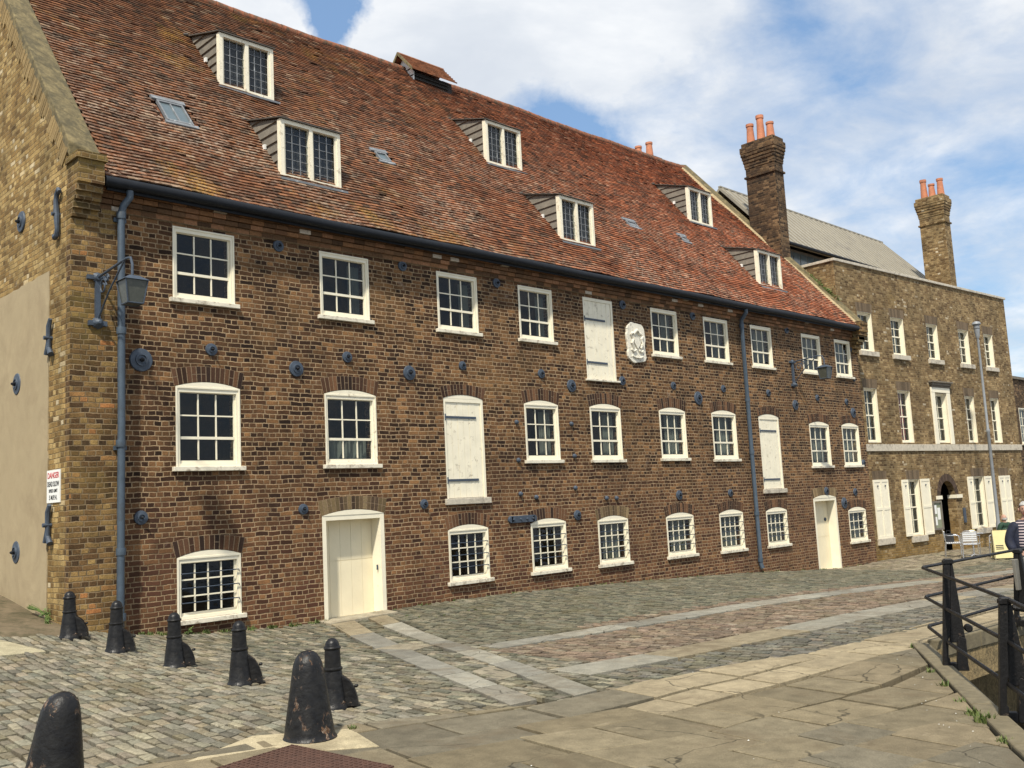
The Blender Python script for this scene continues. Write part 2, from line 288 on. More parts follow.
# ------------------------------------------------------------------ mesh building
def empty(name, loc=(0, 0, 0), rz=0):
    o = bpy.data.objects.new(name, None); COL.objects.link(o); o.location = loc; o.rotation_euler = (0, 0, rz)
    o.empty_display_size = .2; return o
def tag(o, label=None, cat=None, group=None, kind=None):
    for k, v in (('label', label), ('category', cat), ('group', group), ('kind', kind)):
        if v: o[k] = v
    return o
def org(p):
    v = Vector((0, 0, 0))
    while p is not None: v += p.location; p = p.parent
    return v
class MB:
    def __init__(s): s.v = []; s.f = []; s.c = []
    def add(s, vs, fs, col=None):
        k = len(s.v); s.v += [tuple(x) for x in vs]; s.f += [tuple(i+k for i in f) for f in fs]; s.c += [col]*len(fs); return s
    def hexa(s, p, col=None):
        return s.add(p, [(0, 3, 2, 1), (4, 5, 6, 7), (0, 1, 5, 4), (1, 2, 6, 5), (2, 3, 7, 6), (3, 0, 4, 7)], col)
    def box(s, x0, x1, y0, y1, z0, z1, col=None, F=None):
        p = [(x0, y0, z0), (x1, y0, z0), (x1, y1, z0), (x0, y1, z0), (x0, y0, z1), (x1, y0, z1), (x1, y1, z1), (x0, y1, z1)]
        if F: p = [F(*q) for q in p]
        return s.hexa(p, col)
    def prism(s, poly, a, b, F=None, col=None):
        "poly (u,v) extruded from w=a to w=b ; F(u,v,w)"
        F = F or (lambda u, v, w: (u, v, w)); n = len(poly)
        p = [F(u, v, a) for u, v in poly]+[F(u, v, b) for u, v in poly]
        fs = [tuple(range(n))[::-1], tuple(range(n, 2*n))]+[(i, (i+1) % n, n+(i+1) % n, n+i) for i in range(n)]
        return s.add(p, fs, col)
    def tube(s, pts, r, n=8, cap=True, col=None):
        pts = [Vector(p) for p in pts]; rr = r if hasattr(r, '__len__') else [r]*len(pts)
        k = len(s.v); ref = None
        for i, p in enumerate(pts):
            t = ((pts[min(i+1, len(pts)-1)]-p).normalized()+(p-pts[max(i-1, 0)]).normalized())
            t = t.normalized() if t.length > 1e-6 else Vector((0, 0, 1))
            if ref is None: ref = t.orthogonal().normalized()
            ref = (ref-t*ref.dot(t)).normalized(); bn = t.cross(ref)
            s.v += [tuple(p+(ref*math.cos(2*math.pi*j/n)+bn*math.sin(2*math.pi*j/n))*rr[i]) for j in range(n)]
        for i in range(len(pts)-1):
            for j in range(n):
                a = k+i*n+j; b_ = k+i*n+(j+1) % n; s.f.append((a, b_, b_+n, a+n)); s.c.append(col)
        if cap:
            s.f.append(tuple(range(k, k+n))[::-1]); s.f.append(tuple(range(k+(len(pts)-1)*n, k+len(pts)*n))); s.c += [col]*2
        return s
    def lathe(s, prof, c=(0, 0, 0), n=20, ax=None, lean=(0, 0)):
        "prof list of (r,h); axis z by default, or ax direction"
        ax = Vector(ax or (0, 0, 1)).normalized(); e1 = ax.orthogonal().normalized(); e2 = ax.cross(e1); c = Vector(c); k = len(s.v)
        for r, h in prof:
            for j in range(n):
                a = 2*math.pi*j/n; s.v.append(tuple(c+ax*h+(e1*math.cos(a)+e2*math.sin(a))*max(r, 1e-4)+Vector((lean[0]*h, lean[1]*h, 0))))
        for i in range(len(prof)-1):
            for j in range(n):
                a = k+i*n+j; b_ = k+i*n+(j+1) % n; s.f.append((a, b_, b_+n, a+n)); s.c.append(None)
        s.f.append(tuple(range(k, k+n))[::-1]); s.f.append(tuple(range(k+(len(prof)-1)*n, k+len(prof)*n))); s.c += [None]*2
        return s
    def build(s, name, m, parent=None, smooth=False, bevel=0, kind=None, shadeflip=True):
        me = bpy.data.meshes.new(name); o_ = org(parent)
        me.from_pydata([tuple(Vector(p)-o_) for p in s.v] if o_.length else s.v, [], s.f)
        me.materials.append(m)
        if any(c is not None for c in s.c):
            at = me.color_attributes.new('col', 'FLOAT_COLOR', 'CORNER')
            arr = []
            for f, c in zip(s.f, s.c): arr += [*(c or (.2, .2, .2)), 1]*len(f)
            at.data.foreach_set('color', arr)
        me.validate()
        import bmesh
        bm = bmesh.new(); bm.from_mesh(me); bmesh.ops.recalc_face_normals(bm, faces=bm.faces); bm.to_mesh(me); bm.free()
        if smooth: me.polygons.foreach_set('use_smooth', [True]*len(me.polygons))
        o = bpy.data.objects.new(name, me); COL.objects.link(o)
        if parent: o.parent = parent
        if bevel:
            md = o.modifiers.new('bevel', 'BEVEL'); md.width = bevel; md.segments = 2; md.limit_method = 'ANGLE'; md.angle_limit = R(40)
        if kind: o['kind'] = kind
        if smooth:
            md = o.modifiers.new('es', 'EDGE_SPLIT'); md.split_angle = R(38)
        return o
def frame(O, U, Nn):
    O = Vector(O); U = Vector(U).normalized(); Nn = Vector(Nn).normalized()
    return lambda u, v, w: tuple(O+U*u+Vector((0, 0, v))+Nn*w)
FM = frame((0, 0, 0), (1, 0, 0), (0, -1, 0))             # mill facade (w = outwards)
FG = frame((5.0, 0, 0), (0, 1, 0), (-1, 0, 0))           # mill gable, u = y
K = 1.025
HU = Vector((11.9, -.8, 0)).normalized(); HN = Vector((HU.y, -HU.x, 0))
HO = Vector((29.725, .346, 0))
FH_ = frame(HO, HU, HN)
FH = lambda u, v, w: FH_(u*K, 1.6+(v-1.6)*K, w)          # house front, in measured units
# ------------------------------------------------------------------ ground
GP = np.array([(4.9,-.1,.25),(5.9,0,.03),(7.5,0,-.12),(9,0,-.18),(10.4,0,-.15),(11.85,0,-.13),(14.8,0,-.19),(17.5,0,-.29),(22.5,0,-.52),(27,0,-.78),(28.7,0,-.78),(33.3,0,-.82),(41,-.5,-.95),
(5.2,-1.4,.03),(5.1,-3.3,-.07),(5.0,-4.8,-.12),(5.0,-6.4,-.17),(4.1,-7.4,-.17),(2.3,-7.2,-.12),(9.4,-10,-.3),(12,-9.2,-.3),(7.9,-11,-.3),(15.5,-8.6,-.36),(28,-8,-.72),(0,-13.8,-.05),(-6,-13,.2),(5,2.6,.57),(2,2.7,.57),(-3,-3,.35),(4.2,.75,.38),(45,-10,-1.),(30,-25,-.8),(5,-25,-.3),(-12,0,.7),(4,10,.9),(60,-5,-1.),(-12,-12,.45)])
def _k(r2): return np.where(r2 > 0, r2*np.log(r2+1e-12), 0)
_P = GP[:, :2]/10; _n = len(_P)
_A = np.block([[_k(((_P[:, None]-_P[None])**2).sum(-1))+np.eye(_n)*2e-3, np.c_[np.ones(_n), _P]], [np.c_[np.ones(_n), _P].T, np.zeros((3, 3))]])
_W = np.linalg.solve(_A, np.r_[GP[:, 2], 0, 0, 0])
def gz(x, y):
    x = np.atleast_1d(np.asarray(x, float)).ravel(); y = np.atleast_1d(np.asarray(y, float)).ravel()
    q = np.c_[x, y]/10.; return _k(((q[:, None]-_P[None])**2).sum(-1))@_W[:-3]+_W[-3]+q@_W[-2:]
def g1(x, y): return float(gz(x, y)[0])
PA = (11.40, -8.97); PB = (2.52, -14.34)                   # near side of the basin
PC = (40., -10.9)                                        # far side of the basin
def near_d(x, y):                                        # signed distance to the near edge (positive = walkway side)
    dx, dy = PB[0]-PA[0], PB[1]-PA[1]; l = math.hypot(dx, dy); return ((x-PA[0])*dy-(y-PA[1])*dx)/l*1.0
def far_d(x, y):
    dx, dy = PC[0]-PA[0], PC[1]-PA[1]; l = math.hypot(dx, dy); return (-(x-PA[0])*dy+(y-PA[1])*dx)/l
if near_d(0, -10) < 0: _nd = near_d; near_d = lambda x, y: -_nd(x, y)
def in_pit(x, y, m=0): return near_d(x, y) < m and far_d(x, y) < m
# base sheet with a hole for the basin, out to the horizon
xs = np.r_[-2500, -600, -150, -50, np.arange(-20, 62, .5), 90, 200, 600, 2500]; ys = np.r_[-2500, -500, -120, -50, np.arange(-28, 20, .5), 40, 100, 500, 2500]
gx, gy = np.meshgrid(xs, ys, indexing='ij'); zc = gz(np.clip(gx, -20, 60), np.clip(gy, -25, 15))-.045
g = MB(); ny = len(ys)
g.v = [(a, b_, c) for a, b_, c in zip(gx.ravel(), gy.ravel(), zc)]
for i in range(len(xs)-1):
    for j in range(ny-1):
        if any(in_pit(xs[i+a], ys[j+c], -.02) for a in (0, 1) for c in (0, 1)): continue
        g.f.append((i*ny+j, (i+1)*ny+j, (i+1)*ny+j+1, i*ny+j+1)); g.c.append(None)
ground = g.build('ground', M_BED, smooth=False, kind='structure')
# walkway / cobble boundary
EX = [(-30, -5.8), (3.99, -6.82), (5.0, -6.85), (6.1, -7.32), (6.67, -7.53), (8.3, -7.46), (10.7, -8.02), (12.5, -8.18), (16, -8.1), (24, -8.2), (60, -8.6)]
def ye(x):
    for (a, b_), (c, d) in zip(EX, EX[1:]):
        if x <= c: return b_+(d-b_)*(x-a)/(c-a)
    return -8.6
def lerp(L_, x):
    for (a, b_), (c, d) in zip(L_, L_[1:]):
        if x <= c: return b_+(d-b_)*(x-a)/(c-a)
    return L_[-1][1]
S1T = [(9.3, -3.92), (12, -4.25), (20.1, -4.78), (33, -5.1), (45, -5.3)]; S1B = [(9.3, -4.34), (12, -4.72), (20.1, -5.3), (33, -5.7), (45, -5.9)]
S2T = [(8.2, -6.15), (9.6, -6.33), (13.3, -6.6), (20, -6.8), (45, -7.2)]; S2B = [(8.2, -6.75), (9.6, -6.86), (12.4, -7.15), (20, -7.35), (45, -7.7)]
def inquad(p, q):
    s = None
    for (a, b_), (c, d) in zip(q, q[1:]+q[:1]):
        v = (c-a)*(p[1]-b_)-(d-b_)*(p[0]-a)
        if s is None: s = v > 0
        elif (v > 0) != s: return False
    return True
LT = [[(9.06, -.32), (9.52, -.18), (8.29, -3.05), (7.03, -6.06), (6.62, -7.3), (6.28, -7.2), (6.78, -6.05), (7.9, -3.2)]]
def lt_lo(y): return np.interp(-y, [.15, 3.2, 6.05, 7.25], [9.12, 7.9, 6.76, 6.30])
def lt_up(y): return np.interp(-y, [.15, 3.2, 6.05, 7.25], [9.56, 8.32, 7.12, 6.66])
def rt_lo(y): return np.interp(-y, [.15, 4.36, 7.45], [9.84, 8.33, 6.98])
def rt_up(y): return np.interp(-y, [.15, 4.12, 7.45], [10.22, 8.78, 7.36])
SLABP = [(3.55, -1.72), (3.62, -.9), (3.95, -.74), (4.22, -1.6)]
def on_slab(x, y):
    if y < -.12 and (lt_lo(y)-.04 < x < lt_up(y)+.04 or rt_lo(y)-.04 < x < rt_up(y)+.04): return True
    if x > rt_up(y) and x > 9 and lerp(S1B, x)-.04 < y < lerp(S1T, x)+.04: return True
    if x > rt_up(y) and x > 8 and lerp(S2B, x)-.04 < y < lerp(S2T, x)+.04: return True
    return inquad((x, y), SLABP)
# setts
cx, cy, wx, wy, cl = [], [], [], [], []
x = -8.; 
while x < 44:
    w = random.uniform(.095, .12) if x < 24 else random.uniform(.2, .26); y = ye(x)+random.uniform(-.1, 0); top = -.0 if x > 4.9 else -.55-.0*x
    while y < top:
        l = random.uniform(.13, .235); yc_ = y+l/2; xc_ = x+w/2
        if yc_ > ye(xc_) and y+l < top+.12 and not on_slab(xc_, yc_): cx.append(xc_); cy.append(min(yc_, top-l/2+.1)); wx.append(w); wy.append(l)
        y += l
    x += w
cx, cy, wx, wy = map(np.array, (cx, cy, wx, wy)); n = len(cx)
zone = np.where((cy > np.interp(cx, *zip(*S2T))) & (cy < np.interp(cx, *zip(*S1B))+.02) & (cx > rt_up(-5)+.3), 1, 0)
edge_red = (cy > np.interp(cx, *zip(*S1T))) & (cy < np.interp(cx, *zip(*S1T))+.35) & (cx > 11); zone = np.where(edge_red, 1, zone)
green = (cx > 9) & (cy > np.interp(cx, *zip(*S1T)))
south = (cx > 8) & (cy < np.interp(cx, *zip(*S2B)))
left = cx < 7.5
far = cx > 26
pal = np.array([(.29, .265, .20), (.24, .23, .18), (.33, .29, .21), (.215, .205, .155), (.26, .22, .145), (.36, .32, .23)])
palg = np.array([(.145, .145, .105), (.175, .168, .12), (.12, .125, .095), (.20, .18, .125), (.16, .15, .105)])
palr = np.array([(.25, .18, .125), (.21, .15, .11), (.28, .205, .145), (.19, .145, .11), (.24, .19, .135)])
pals = np.array([(.16, .155, .13), (.19, .18, .145), (.135, .135, .12), (.23, .20, .15)])
palf = np.array([(.30, .25, .17), (.26, .22, .15), (.33, .28, .2)])
pick = rng.integers(0, 1000, n)
col = pal[pick % 6]; col = np.where(green[:, None], palg[pick % 5], col); col = np.where(south[:, None], pals[pick % 4], col)
col = np.where((zone == 1)[:, None], palr[pick % 5], col); mid = (cx > 6.3) & (cx < 9.8) & ~green & (zone == 0); col = np.where((mid & (rng.random(n) < .5))[:, None], palg[pick % 5], col)
col = np.where((far & (cy > -3.2))[:, None], palf[pick % 3], col)
col = (col*.62+col.mean(0)*.18)*rng.uniform(.58, 1.10, (n, 1))*rng.uniform(.975, 1.025, (n, 3))
h = rng.uniform(-.008, .009, n); gap = .011; bev = .018
V = np.zeros((n, 12, 3)); zt = gz(cx, cy)
sx = [-1, 1, 1, -1]; sy = [-1, -1, 1, 1]
tx = rng.uniform(-.06, .06, n); ty = rng.uniform(-.04, .04, n)
gx_ = (gz(cx+.1, cy)-zt)/.1+tx; gy_ = (gz(cx, cy+.1)-zt)/.1+ty
jit = rng.uniform(-.011, .011, (n, 4, 2))
for ring, (ins, dz) in enumerate(((gap, -.05), (gap, -.008), (gap+bev, .0))):
    for k in range(4):
        dx = sx[k]*(wx/2-ins)+jit[:, k, 0]; dy = sy[k]*(wy/2-ins)+jit[:, k, 1]
        V[:, ring*4+k] = np.c_[cx+dx, cy+dy, zt+h+dz+gx_*dx+gy_*dy]
F0 = []
for k in range(4):
    F0 += [(k, (k+1) % 4, 4+(k+1) % 4, 4+k), (4+k, 4+(k+1) % 4, 8+(k+1) % 4, 8+k)]
F0 += [(8, 9, 10, 11)]; F0 = np.array(F0); FA = (F0[None]+12*np.arange(n)[:, None, None]).reshape(-1, 4)
me = bpy.data.meshes.new('cobbles'); me.from_pydata(V.reshape(-1, 3).tolist(), [], FA.tolist()); me.materials.append(M_SETT)
at = me.color_attributes.new('col', 'FLOAT_COLOR', 'CORNER'); at.data.foreach_set('color', np.repeat(np.c_[col, np.ones(n)], 36, axis=0).ravel())
o = bpy.data.objects.new('cobbled_road', me); COL.objects.link(o); o['kind'] = 'structure'
# flags
def clip(poly, fn):
    out = []
    for i, p in enumerate(poly):
        q = poly[(i+1) % len(poly)]; a, b_ = fn(*p), fn(*q)
        if a >= 0: out.append(p)
        if (a >= 0) != (b_ >= 0): t = a/(a-b_); out.append((p[0]+(q[0]-p[0])*t, p[1]+(q[1]-p[1])*t))
    return out
def slab(mb, poly, lift, c, th=.06, ins=.014):
    poly = [(a+random.uniform(-.012, .012), b_+random.uniform(-.012, .012)) for a, b_ in poly]
    if len(poly) < 3: return
    X = sum(p[0] for p in poly)/len(poly); Y = sum(p[1] for p in poly)/len(poly)
    area = abs(sum(p[0]*q[1]-q[0]*p[1] for p, q in zip(poly, poly[1:]+poly[:1])))/2
    if area < .01: return
    ring = []
    for k_, (i_, dz) in enumerate(((ins, -th), (ins, -.006), (ins+.008, 0))):
        r_ = []
        for (px, py) in poly:
            d = math.hypot(px-X, py-Y) or 1; f = 1-i_/d*1.2
            qx, qy = X+(px-X)*f, Y+(py-Y)*f; r_.append((qx, qy, g1(qx, qy)+lift+dz))
        ring += r_
    m_ = len(poly); fs = []
    for k in range(m_):
        fs += [(k, (k+1) % m_, m_+(k+1) % m_, m_+k), (m_+k, m_+(k+1) % m_, 2*m_+(k+1) % m_, 2*m_+k)]
    fs.append(tuple(range(2*m_, 3*m_))); mb.add(ring, fs, c)
fl = MB(); ang = R(-7); ca, sa = math.cos(ang), math.sin(ang)
cols_f = [(.178, .148, .094), (.165, .139, .09), (.19, .155, .098), (.15, .131, .092), (.168, .138, .086)]
v = -16.5
while v < 0:
    hh = random.uniform(.38, .75); u = -8+random.random()
    nx = 46
    while u < nx:
        ww = random.uniform(.45, 1.25)
        q = [(u, v), (u+ww, v), (u+ww, v+hh), (u, v+hh)]
        q = [(a*ca-b_*sa+random.uniform(-.02, .02)*0, a*sa+b_*ca+1.0+.12*math.sin(a*.9+v)+.05*math.sin(a*2.3)) for a, b_ in q]; X, Y = sum(p[0] for p in q)/4, sum(p[1] for p in q)/4
        mx_ = max(p[1] for p in q)
        c = random.choice(cols_f); k_ = random.uniform(.82, 1.15); c = tuple(t*k_ for t in c)
        dE = ye(X)-Y
        if X > 7.0 and dE < 1.0: kq = random.uniform(.85, 1.1); c = tuple(t*kq for t in (.29, .24, .155))   # pale band of slabs
        if dE > -1.2 and X < 44:
            a0, a1 = X-.5, X+.5; y0, y1 = ye(a0), ye(a1)
            q = clip(q, lambda x_, y_: (y0+(y1-y0)*(x_-a0))-y_)
            if len(q) > 2:
                if X > 11.3 and near_d(X, Y) < 2.0 and Y > -11 and far_d(X, Y) > -.8: q = clip(q, lambda x_, y_: far_d(x_, y_)-.165)
                else: q = clip(q, lambda x_, y_: near_d(x_, y_)-.165)
                if len(q) > 2: slab(fl, q, .006+random.uniform(-.006, .009), c, ins=.022)
        u += ww
    v += hh
fl.build('flagstone_pavement', M_FLAG, kind='structure')
sl = MB()
def strip(lo, up_, t0, t1, kind):
    t = t0
    while t < t1:
        s = random.uniform(.8, 1.5); e = min(t+s, t1)
        c = random.choice([(.27, .255, .205), (.245, .225, .18), (.28, .235, .155), (.22, .21, .175), (.285, .27, .22)])
        if kind == 'y': q = [(lo(-t), -t), (up_(-t), -t), (up_(-e), -e), (lo(-e), -e)]
        else: q = [(t, lo(t)), (e, lo(e)), (e, up_(e)), (t, up_(t))]
        kq = random.uniform(.8, 1.0); slab(sl, q, .003, tuple(a*kq for a in c)); t = e
strip(lt_lo, lt_up, .2, 7.25, 'y'); strip(rt_lo, rt_up, .2, 7.4, 'y')
strip(lambda x: lerp(S1B, x), lambda x: lerp(S1T, x), 9.0, 44, 'x'); strip(lambda x: lerp(S2B, x), lambda x: lerp(S2T, x), 8.0, 44, 'x')
slab(sl, [(9.0, -.3), (10.42, -.3), (10.42, 0.02), (9.0, .02)], .02, (.34, .30, .22))
for q in ([(7.95, -2.9), (8.5, -2.75), (8.75, -3.3), (8.25, -3.45)], [(7.42, -5.5), (7.85, -5.3), (7.55, -6.1), (7.15, -6.2)]): slab(sl, q, .004, (.25, .22, .16))
slab(sl, SLABP, .008, (.36, .32, .21))
slab(sl, [(3.3, -6.98), (4.05, -6.6), (4.75, -7.0), (4.55, -7.65), (4.2, -7.45), (3.95, -7.06)], .012, (.40, .34, .22))
sl.build('stone_cart_tracks', M_FLAG, kind='structure')
# worn ramp at the gable foot
rp = MB(); X0, X1, Y0, Y1 = -9, 5.0, -.62, 9; NX, NY = 28, 20
for i in range(NX+1):
    for j in range(NY+1):
        xx = X0+(X1-X0)*i/NX; yy = Y0+(Y1-Y0)*j/NY
        if j == 0: yy += .12*math.sin(xx*2.1)
        rp.v.append((xx, yy, g1(xx, yy)+.012-(.05 if j == 0 else 0)))
for i in range(NX):
    for j in range(NY): a = i*(NY+1)+j; rp.f.append((a, a+NY+1, a+NY+2, a+1)); rp.c.append(None)
rp.build('ramp_path', M_RAMP, kind='structure', smooth=True)
# basin walls, kerb and water
bw = MB()
def wallseg(p, q, z0):
    L_ = math.hypot(q[0]-p[0], q[1]-p[1]); k_ = max(1, int(L_/1.0)); nx_, ny_ = (q[1]-p[1])/L_, -(q[0]-p[0])/L_
    for i in range(k_):
        a = (p[0]+(q[0]-p[0])*i/k_, p[1]+(q[1]-p[1])*i/k_); c = (p[0]+(q[0]-p[0])*(i+1)/k_, p[1]+(q[1]-p[1])*(i+1)/k_)
        bw.add([(a[0], a[1], z0), (c[0], c[1], z0), (c[0], c[1], g1(*c)-.06), (a[0], a[1], g1(*a)-.06)], [(0, 1, 2, 3)])
wallseg(PA, PC, -.82); bw.add([(PA[0], PA[1], -.82), (PC[0], PC[1], -.82), (PC[0], PC[1]+2.5, -.82), (PA[0]-.0, PA[1]+2.5, -.82)], [(0, 1, 2, 3)]); bw.add([(PA[0], PA[1]+2.5, -.82), (PC[0], PC[1]+2.5, -.82), (PC[0], PC[1]+2.5, -3.2), (PA[0], PA[1]+2.5, -3.2)], [(0, 1, 2, 3)]); bw.add([(PA[0], PA[1]+2.5, -.82), (PA[0], PA[1], -.82), (PA[0], PA[1], -3.2), (PA[0], PA[1]+2.5, -3.2)], [(0, 1, 2, 3)]); wallseg(PA, PB, -3.2); wallseg(PC, (40, -40), -3.2); wallseg(PB, (2.6, -40), -3.2)
bw.build('basin_wall', simple('rough_quay_concrete', (.22, .16, .075), .95, var=.4, sc=22, bump=1.2, bs=35, grime=(.11, .085, .04), gs=9, gt=(.48, .66)), kind='structure')
wt = MB(); wt.add([(2.6, -40, -2.9), (41, -40, -2.9), (41, -6, -2.9), (2.6, -6, -2.9)], [(0, 1, 2, 3)]); wt.build('basin_water', M_WATER, kind='structure')
kb = MB()
def kerb(p, q, sgn):
    L_ = math.hypot(q[0]-p[0], q[1]-p[1]); d = ((q[0]-p[0])/L_, (q[1]-p[1])/L_); nn = (-d[1]*sgn, d[0]*sgn); t = 0
    while t < L_:
        s = random.uniform(.9, 1.4); e = min(t+s, L_)
        P_ = []
        for w_ in (-.02, .17):
            for tt in (t+.006, e-.006): P_.append((p[0]+d[0]*tt+nn[0]*w_, p[1]+d[1]*tt+nn[1]*w_))
        P_ = [P_[0], P_[1], P_[3], P_[2]]
        kb.hexa([(a, b_, g1(a, b_)-.16) for a, b_ in P_]+[(a, b_, g1(a, b_)+.035) for a, b_ in P_]); t = e
s1_ = 1 if near_d(PA[0]-(PB[1]-PA[1])*.05, PA[1]+(PB[0]-PA[0])*.05) > 0 else -1
kerb((PA[0]+.1, PA[1]+.06), PB, s1_)
kerb((PA[0]+.3, PA[1]-.02), PC, 1)
kb.build('basin_kerb', M_KERB, kind='structure', bevel=.015)

# ------------------------------------------------------------------ windows
def arcpts(u0, u1, v, h, k=8):
    if h <= 0: return [(u1, v), (u0, v)]
    c = (u1-u0)/2; r = (c*c+h*h)/(2*h); out = []
    a = math.asin(c/r)
    for i in range(k+1):
        t = a-2*a*i/k; out.append(((u0+u1)/2+r*math.sin(t), v+h-r+r*math.cos(t)))
    return out
def hole(u0, u1, v0, v1, h=0): return [(u0, v0), (u1, v0)]+arcpts(u0, u1, v1, h)
def wallmesh(mb, F, outer, holes, depth, w=0):
    loops = [outer]+holes; pts = [p for l in loops for p in l]
    tris = tessellate_polygon([[Vector((a, b_, 0)) for a, b_ in l] for l in loops])
    mb.add([F(a, b_, w) for a, b_ in pts], [tuple(t) for t in tris])
    for l in holes:
        n_ = len(l); mb.add([F(a, b_, w) for a, b_ in l]+[F(a, b_, w-depth) for a, b_ in l], [(i, (i+1) % n_, n_+(i+1) % n_, n_+i) for i in range(n_)])
def curtain(parent, F, u0, u1, v0, v1, w, m=None):
    c = MB(); k = 26
    for i in range(k+1):
        u = u0+(u1-u0)*i/k; ww = w-.03+.03*math.sin(i*1.35)+random.uniform(-.006, .006)
        c.v += [F(u, v0, ww), F(u, v1, ww)]
    for i in range(k): c.f.append((2*i, 2*i+2, 2*i+3, 2*i+1)); c.c.append(None)
    c.build('curtain', m or M_CURT, parent, smooth=True)
def sash(parent, F, u0, u1, v0, v1, cols, rows, meet=None, h=0, fw=.062, fd=.10, out=-.004, bar=.021, sill=.07, over=.06, grille=False, curt=None, mcurt=None, name='window', white=None, back=False):
    white = white or M_WHITE
    f = MB(); a = fw
    f.box(u0+.003, u0+a, v0, v1, -fd-.02, out, F=lambda x, y, z: F(x, y, z)) if False else None
    def bx(mb, x0, x1, y0, y1, w0, w1): mb.hexa([F(x0, y0, w0), F(x1, y0, w0), F(x1, y1, w0), F(x0, y1, w0), F(x0, y0, w1), F(x1, y0, w1), F(x1, y1, w1), F(x0, y1, w1)])
    vb = v0+.0
    bx(f, u0+.002, u0+a, vb, v1, -fd, out); bx(f, u1-a, u1-.002, vb, v1, -fd, out)
    bx(f, u0+a, u1-a, v1-a-(.02 if fw > .055 else 0), v1, -fd, out); bx(f, u0+a, u1-a, vb, vb+.05, -fd, out-.008)
    # bead round the frame
    for (x0, x1, y0, y1) in ((u0+.002, u0+.028, vb, v1), (u1-.028, u1-.002, vb, v1), (u0+.028, u1-.028, v1-.026, v1)): bx(f, x0, x1, y0, y1, out, out+.014)
    if h > 0: f.prism([(u0+.002, v1)]+[p for p in reversed([(min(max(x, u0+.002), u1-.002), y) for x, y in arcpts(u0, u1, v1, h-.004)])][1:-1]+[(u1-.002, v1)], -fd, out+.006, F=F)
    fr = f.build(name, white, parent)
    g0, g1_, h0, h1 = u0+a, u1-a, vb+.05, v1-a; sw = .030
    s = MB(); w0, w1 = -.072, -.042
    bx(s, g0, g0+sw, h0, h1, w0, w1); bx(s, g1_-sw, g1_, h0, h1, w0, w1); bx(s, g0+sw, g1_-sw, h0, h0+sw*1.5, w0, w1); bx(s, g0+sw, g1_-sw, h1-sw, h1, w0, w1)
    a0, a1, b0, b1 = g0+sw, g1_-sw, h0+sw*1.5, h1-sw
    cu = [a0+(a1-a0)*i/cols for i in range(1, cols)]
    cv = [b0+(b1-b0)*i/rows for i in range(1, rows)]
    for y in cv:
        t = .021 if (meet and abs(y-(b0+(b1-b0)*meet/rows)) < .01) else bar/2
        bx(s, a0, a1, y-t, y+t, w0+.004, w1-.006+(.012 if t > .02 else 0))
    ysplit = [b0]+[y for y in cv]+[b1]
    for x in cu:
        for y0, y1 in zip(ysplit, ysplit[1:]): bx(s, x-bar/2, x+bar/2, y0+.012, y1-.012, w0+.006, w1-.004)
    s.build('sash', white, fr)
    p = MB()
    for i in range(cols):
        for j in range(rows):
            x0, x1, y0, y1 = a0+(a1-a0)*i/cols, a0+(a1-a0)*(i+1)/cols, b0+(b1-b0)*j/rows, b0+(b1-b0)*(j+1)/rows; tu, tv = random.uniform(-.004, .004), random.uniform(-.004, .004)
            p.add([F(x0, y0, -.06-tu-tv), F(x1, y0, -.06+tu-tv), F(x1, y1, -.06+tu+tv), F(x0, y1, -.06-tu+tv)], [(0, 1, 2, 3)])
    p.build('pane', M_GLASS, fr)
    if curt:
        for (c0, c1, d0, d1) in curt: curtain(fr, F, a0+(a1-a0)*c0, a0+(a1-a0)*c1, b0+(b1-b0)*d0, b0+(b1-b0)*d1, -.16, mcurt)
    if sill:
        s2 = MB(); bx(s2, u0-over, u1+over, v0-sill, v0-.002, -.06, .065); s2.build('sill', M_SILL, fr, bevel=.006)
    if grille:
        gb = MB()
        for i in range(3):
            y = h0+(h1-h0)*(.24+.27*i); gb.tube([F(u0+.06, y, .012), F(u0+.11, y, -.006+.03), F(u1-.09, y, .024), F(u1-.05, y, .03), F(u1-.045, y-.03, .03)], .009, 6)
        gb.build('security_bars', M_IRON, fr)
    return fr
def brick_arch(parent, F, u0, u1, v1, h, ht=.24, tone=0):
    base = MB(); A = arcpts(u0-.02, u1+.02, v1, h+.004, 10)[::-1]; top = [(u0-.075, v1+ht)]+[(x, y+ht) for x, y in arcpts(u0-.07, u1+.07, v1, h*.8, 10)[::-1]][1:-1]+[(u1+.075, v1+ht)]
    k = max(6, int((u1-u0+.1)/.078)); ar = MB()
    def pt(t, s):
        i = min(int(t*10), 9); f = t*10-i; a = (A[i][0]*(1-f)+A[i+1][0]*f, A[i][1]*(1-f)+A[i+1][1]*f); b_ = (top[i][0]*(1-f)+top[i+1][0]*f, top[i][1]*(1-f)+top[i+1][1]*f)
        return (a[0]*(1-s)+b_[0]*s, a[1]*(1-s)+b_[1]*s)
    for i in range(k):
        t0, t1 = i/k, (i+1)/k; g_ = .1/k
        c = random.choice([(.05, .025, .015), (.09, .045, .025), (.14, .07, .035), (.035, .02, .014)]) if not tone else random.choice([(.17, .12, .06), (.11, .075, .04), (.22, .16, .085), (.07, .045, .028)])
        kq = random.uniform(.7, 1.3)
        parts = [(0.01, .98)] if random.random() < .55 else [(0.01, .47), (.53, .98)]
        c = tuple(x*kq for x in c)
        for sa_, sb_ in parts: ar.prism([pt(t0+g_, sa_), pt(t1-g_, sa_), pt(t1-g_, sb_), pt(t0+g_, sb_)], -.02, .007, F=F, col=c)
        ar.prism([pt(t0, 0), pt(t1, 0), pt(t1, 1), pt(t0, 1)], -.02, .003, F=F, col=(.26, .185, .115))
    ar.build('brick_arch', M_VOUS, parent)

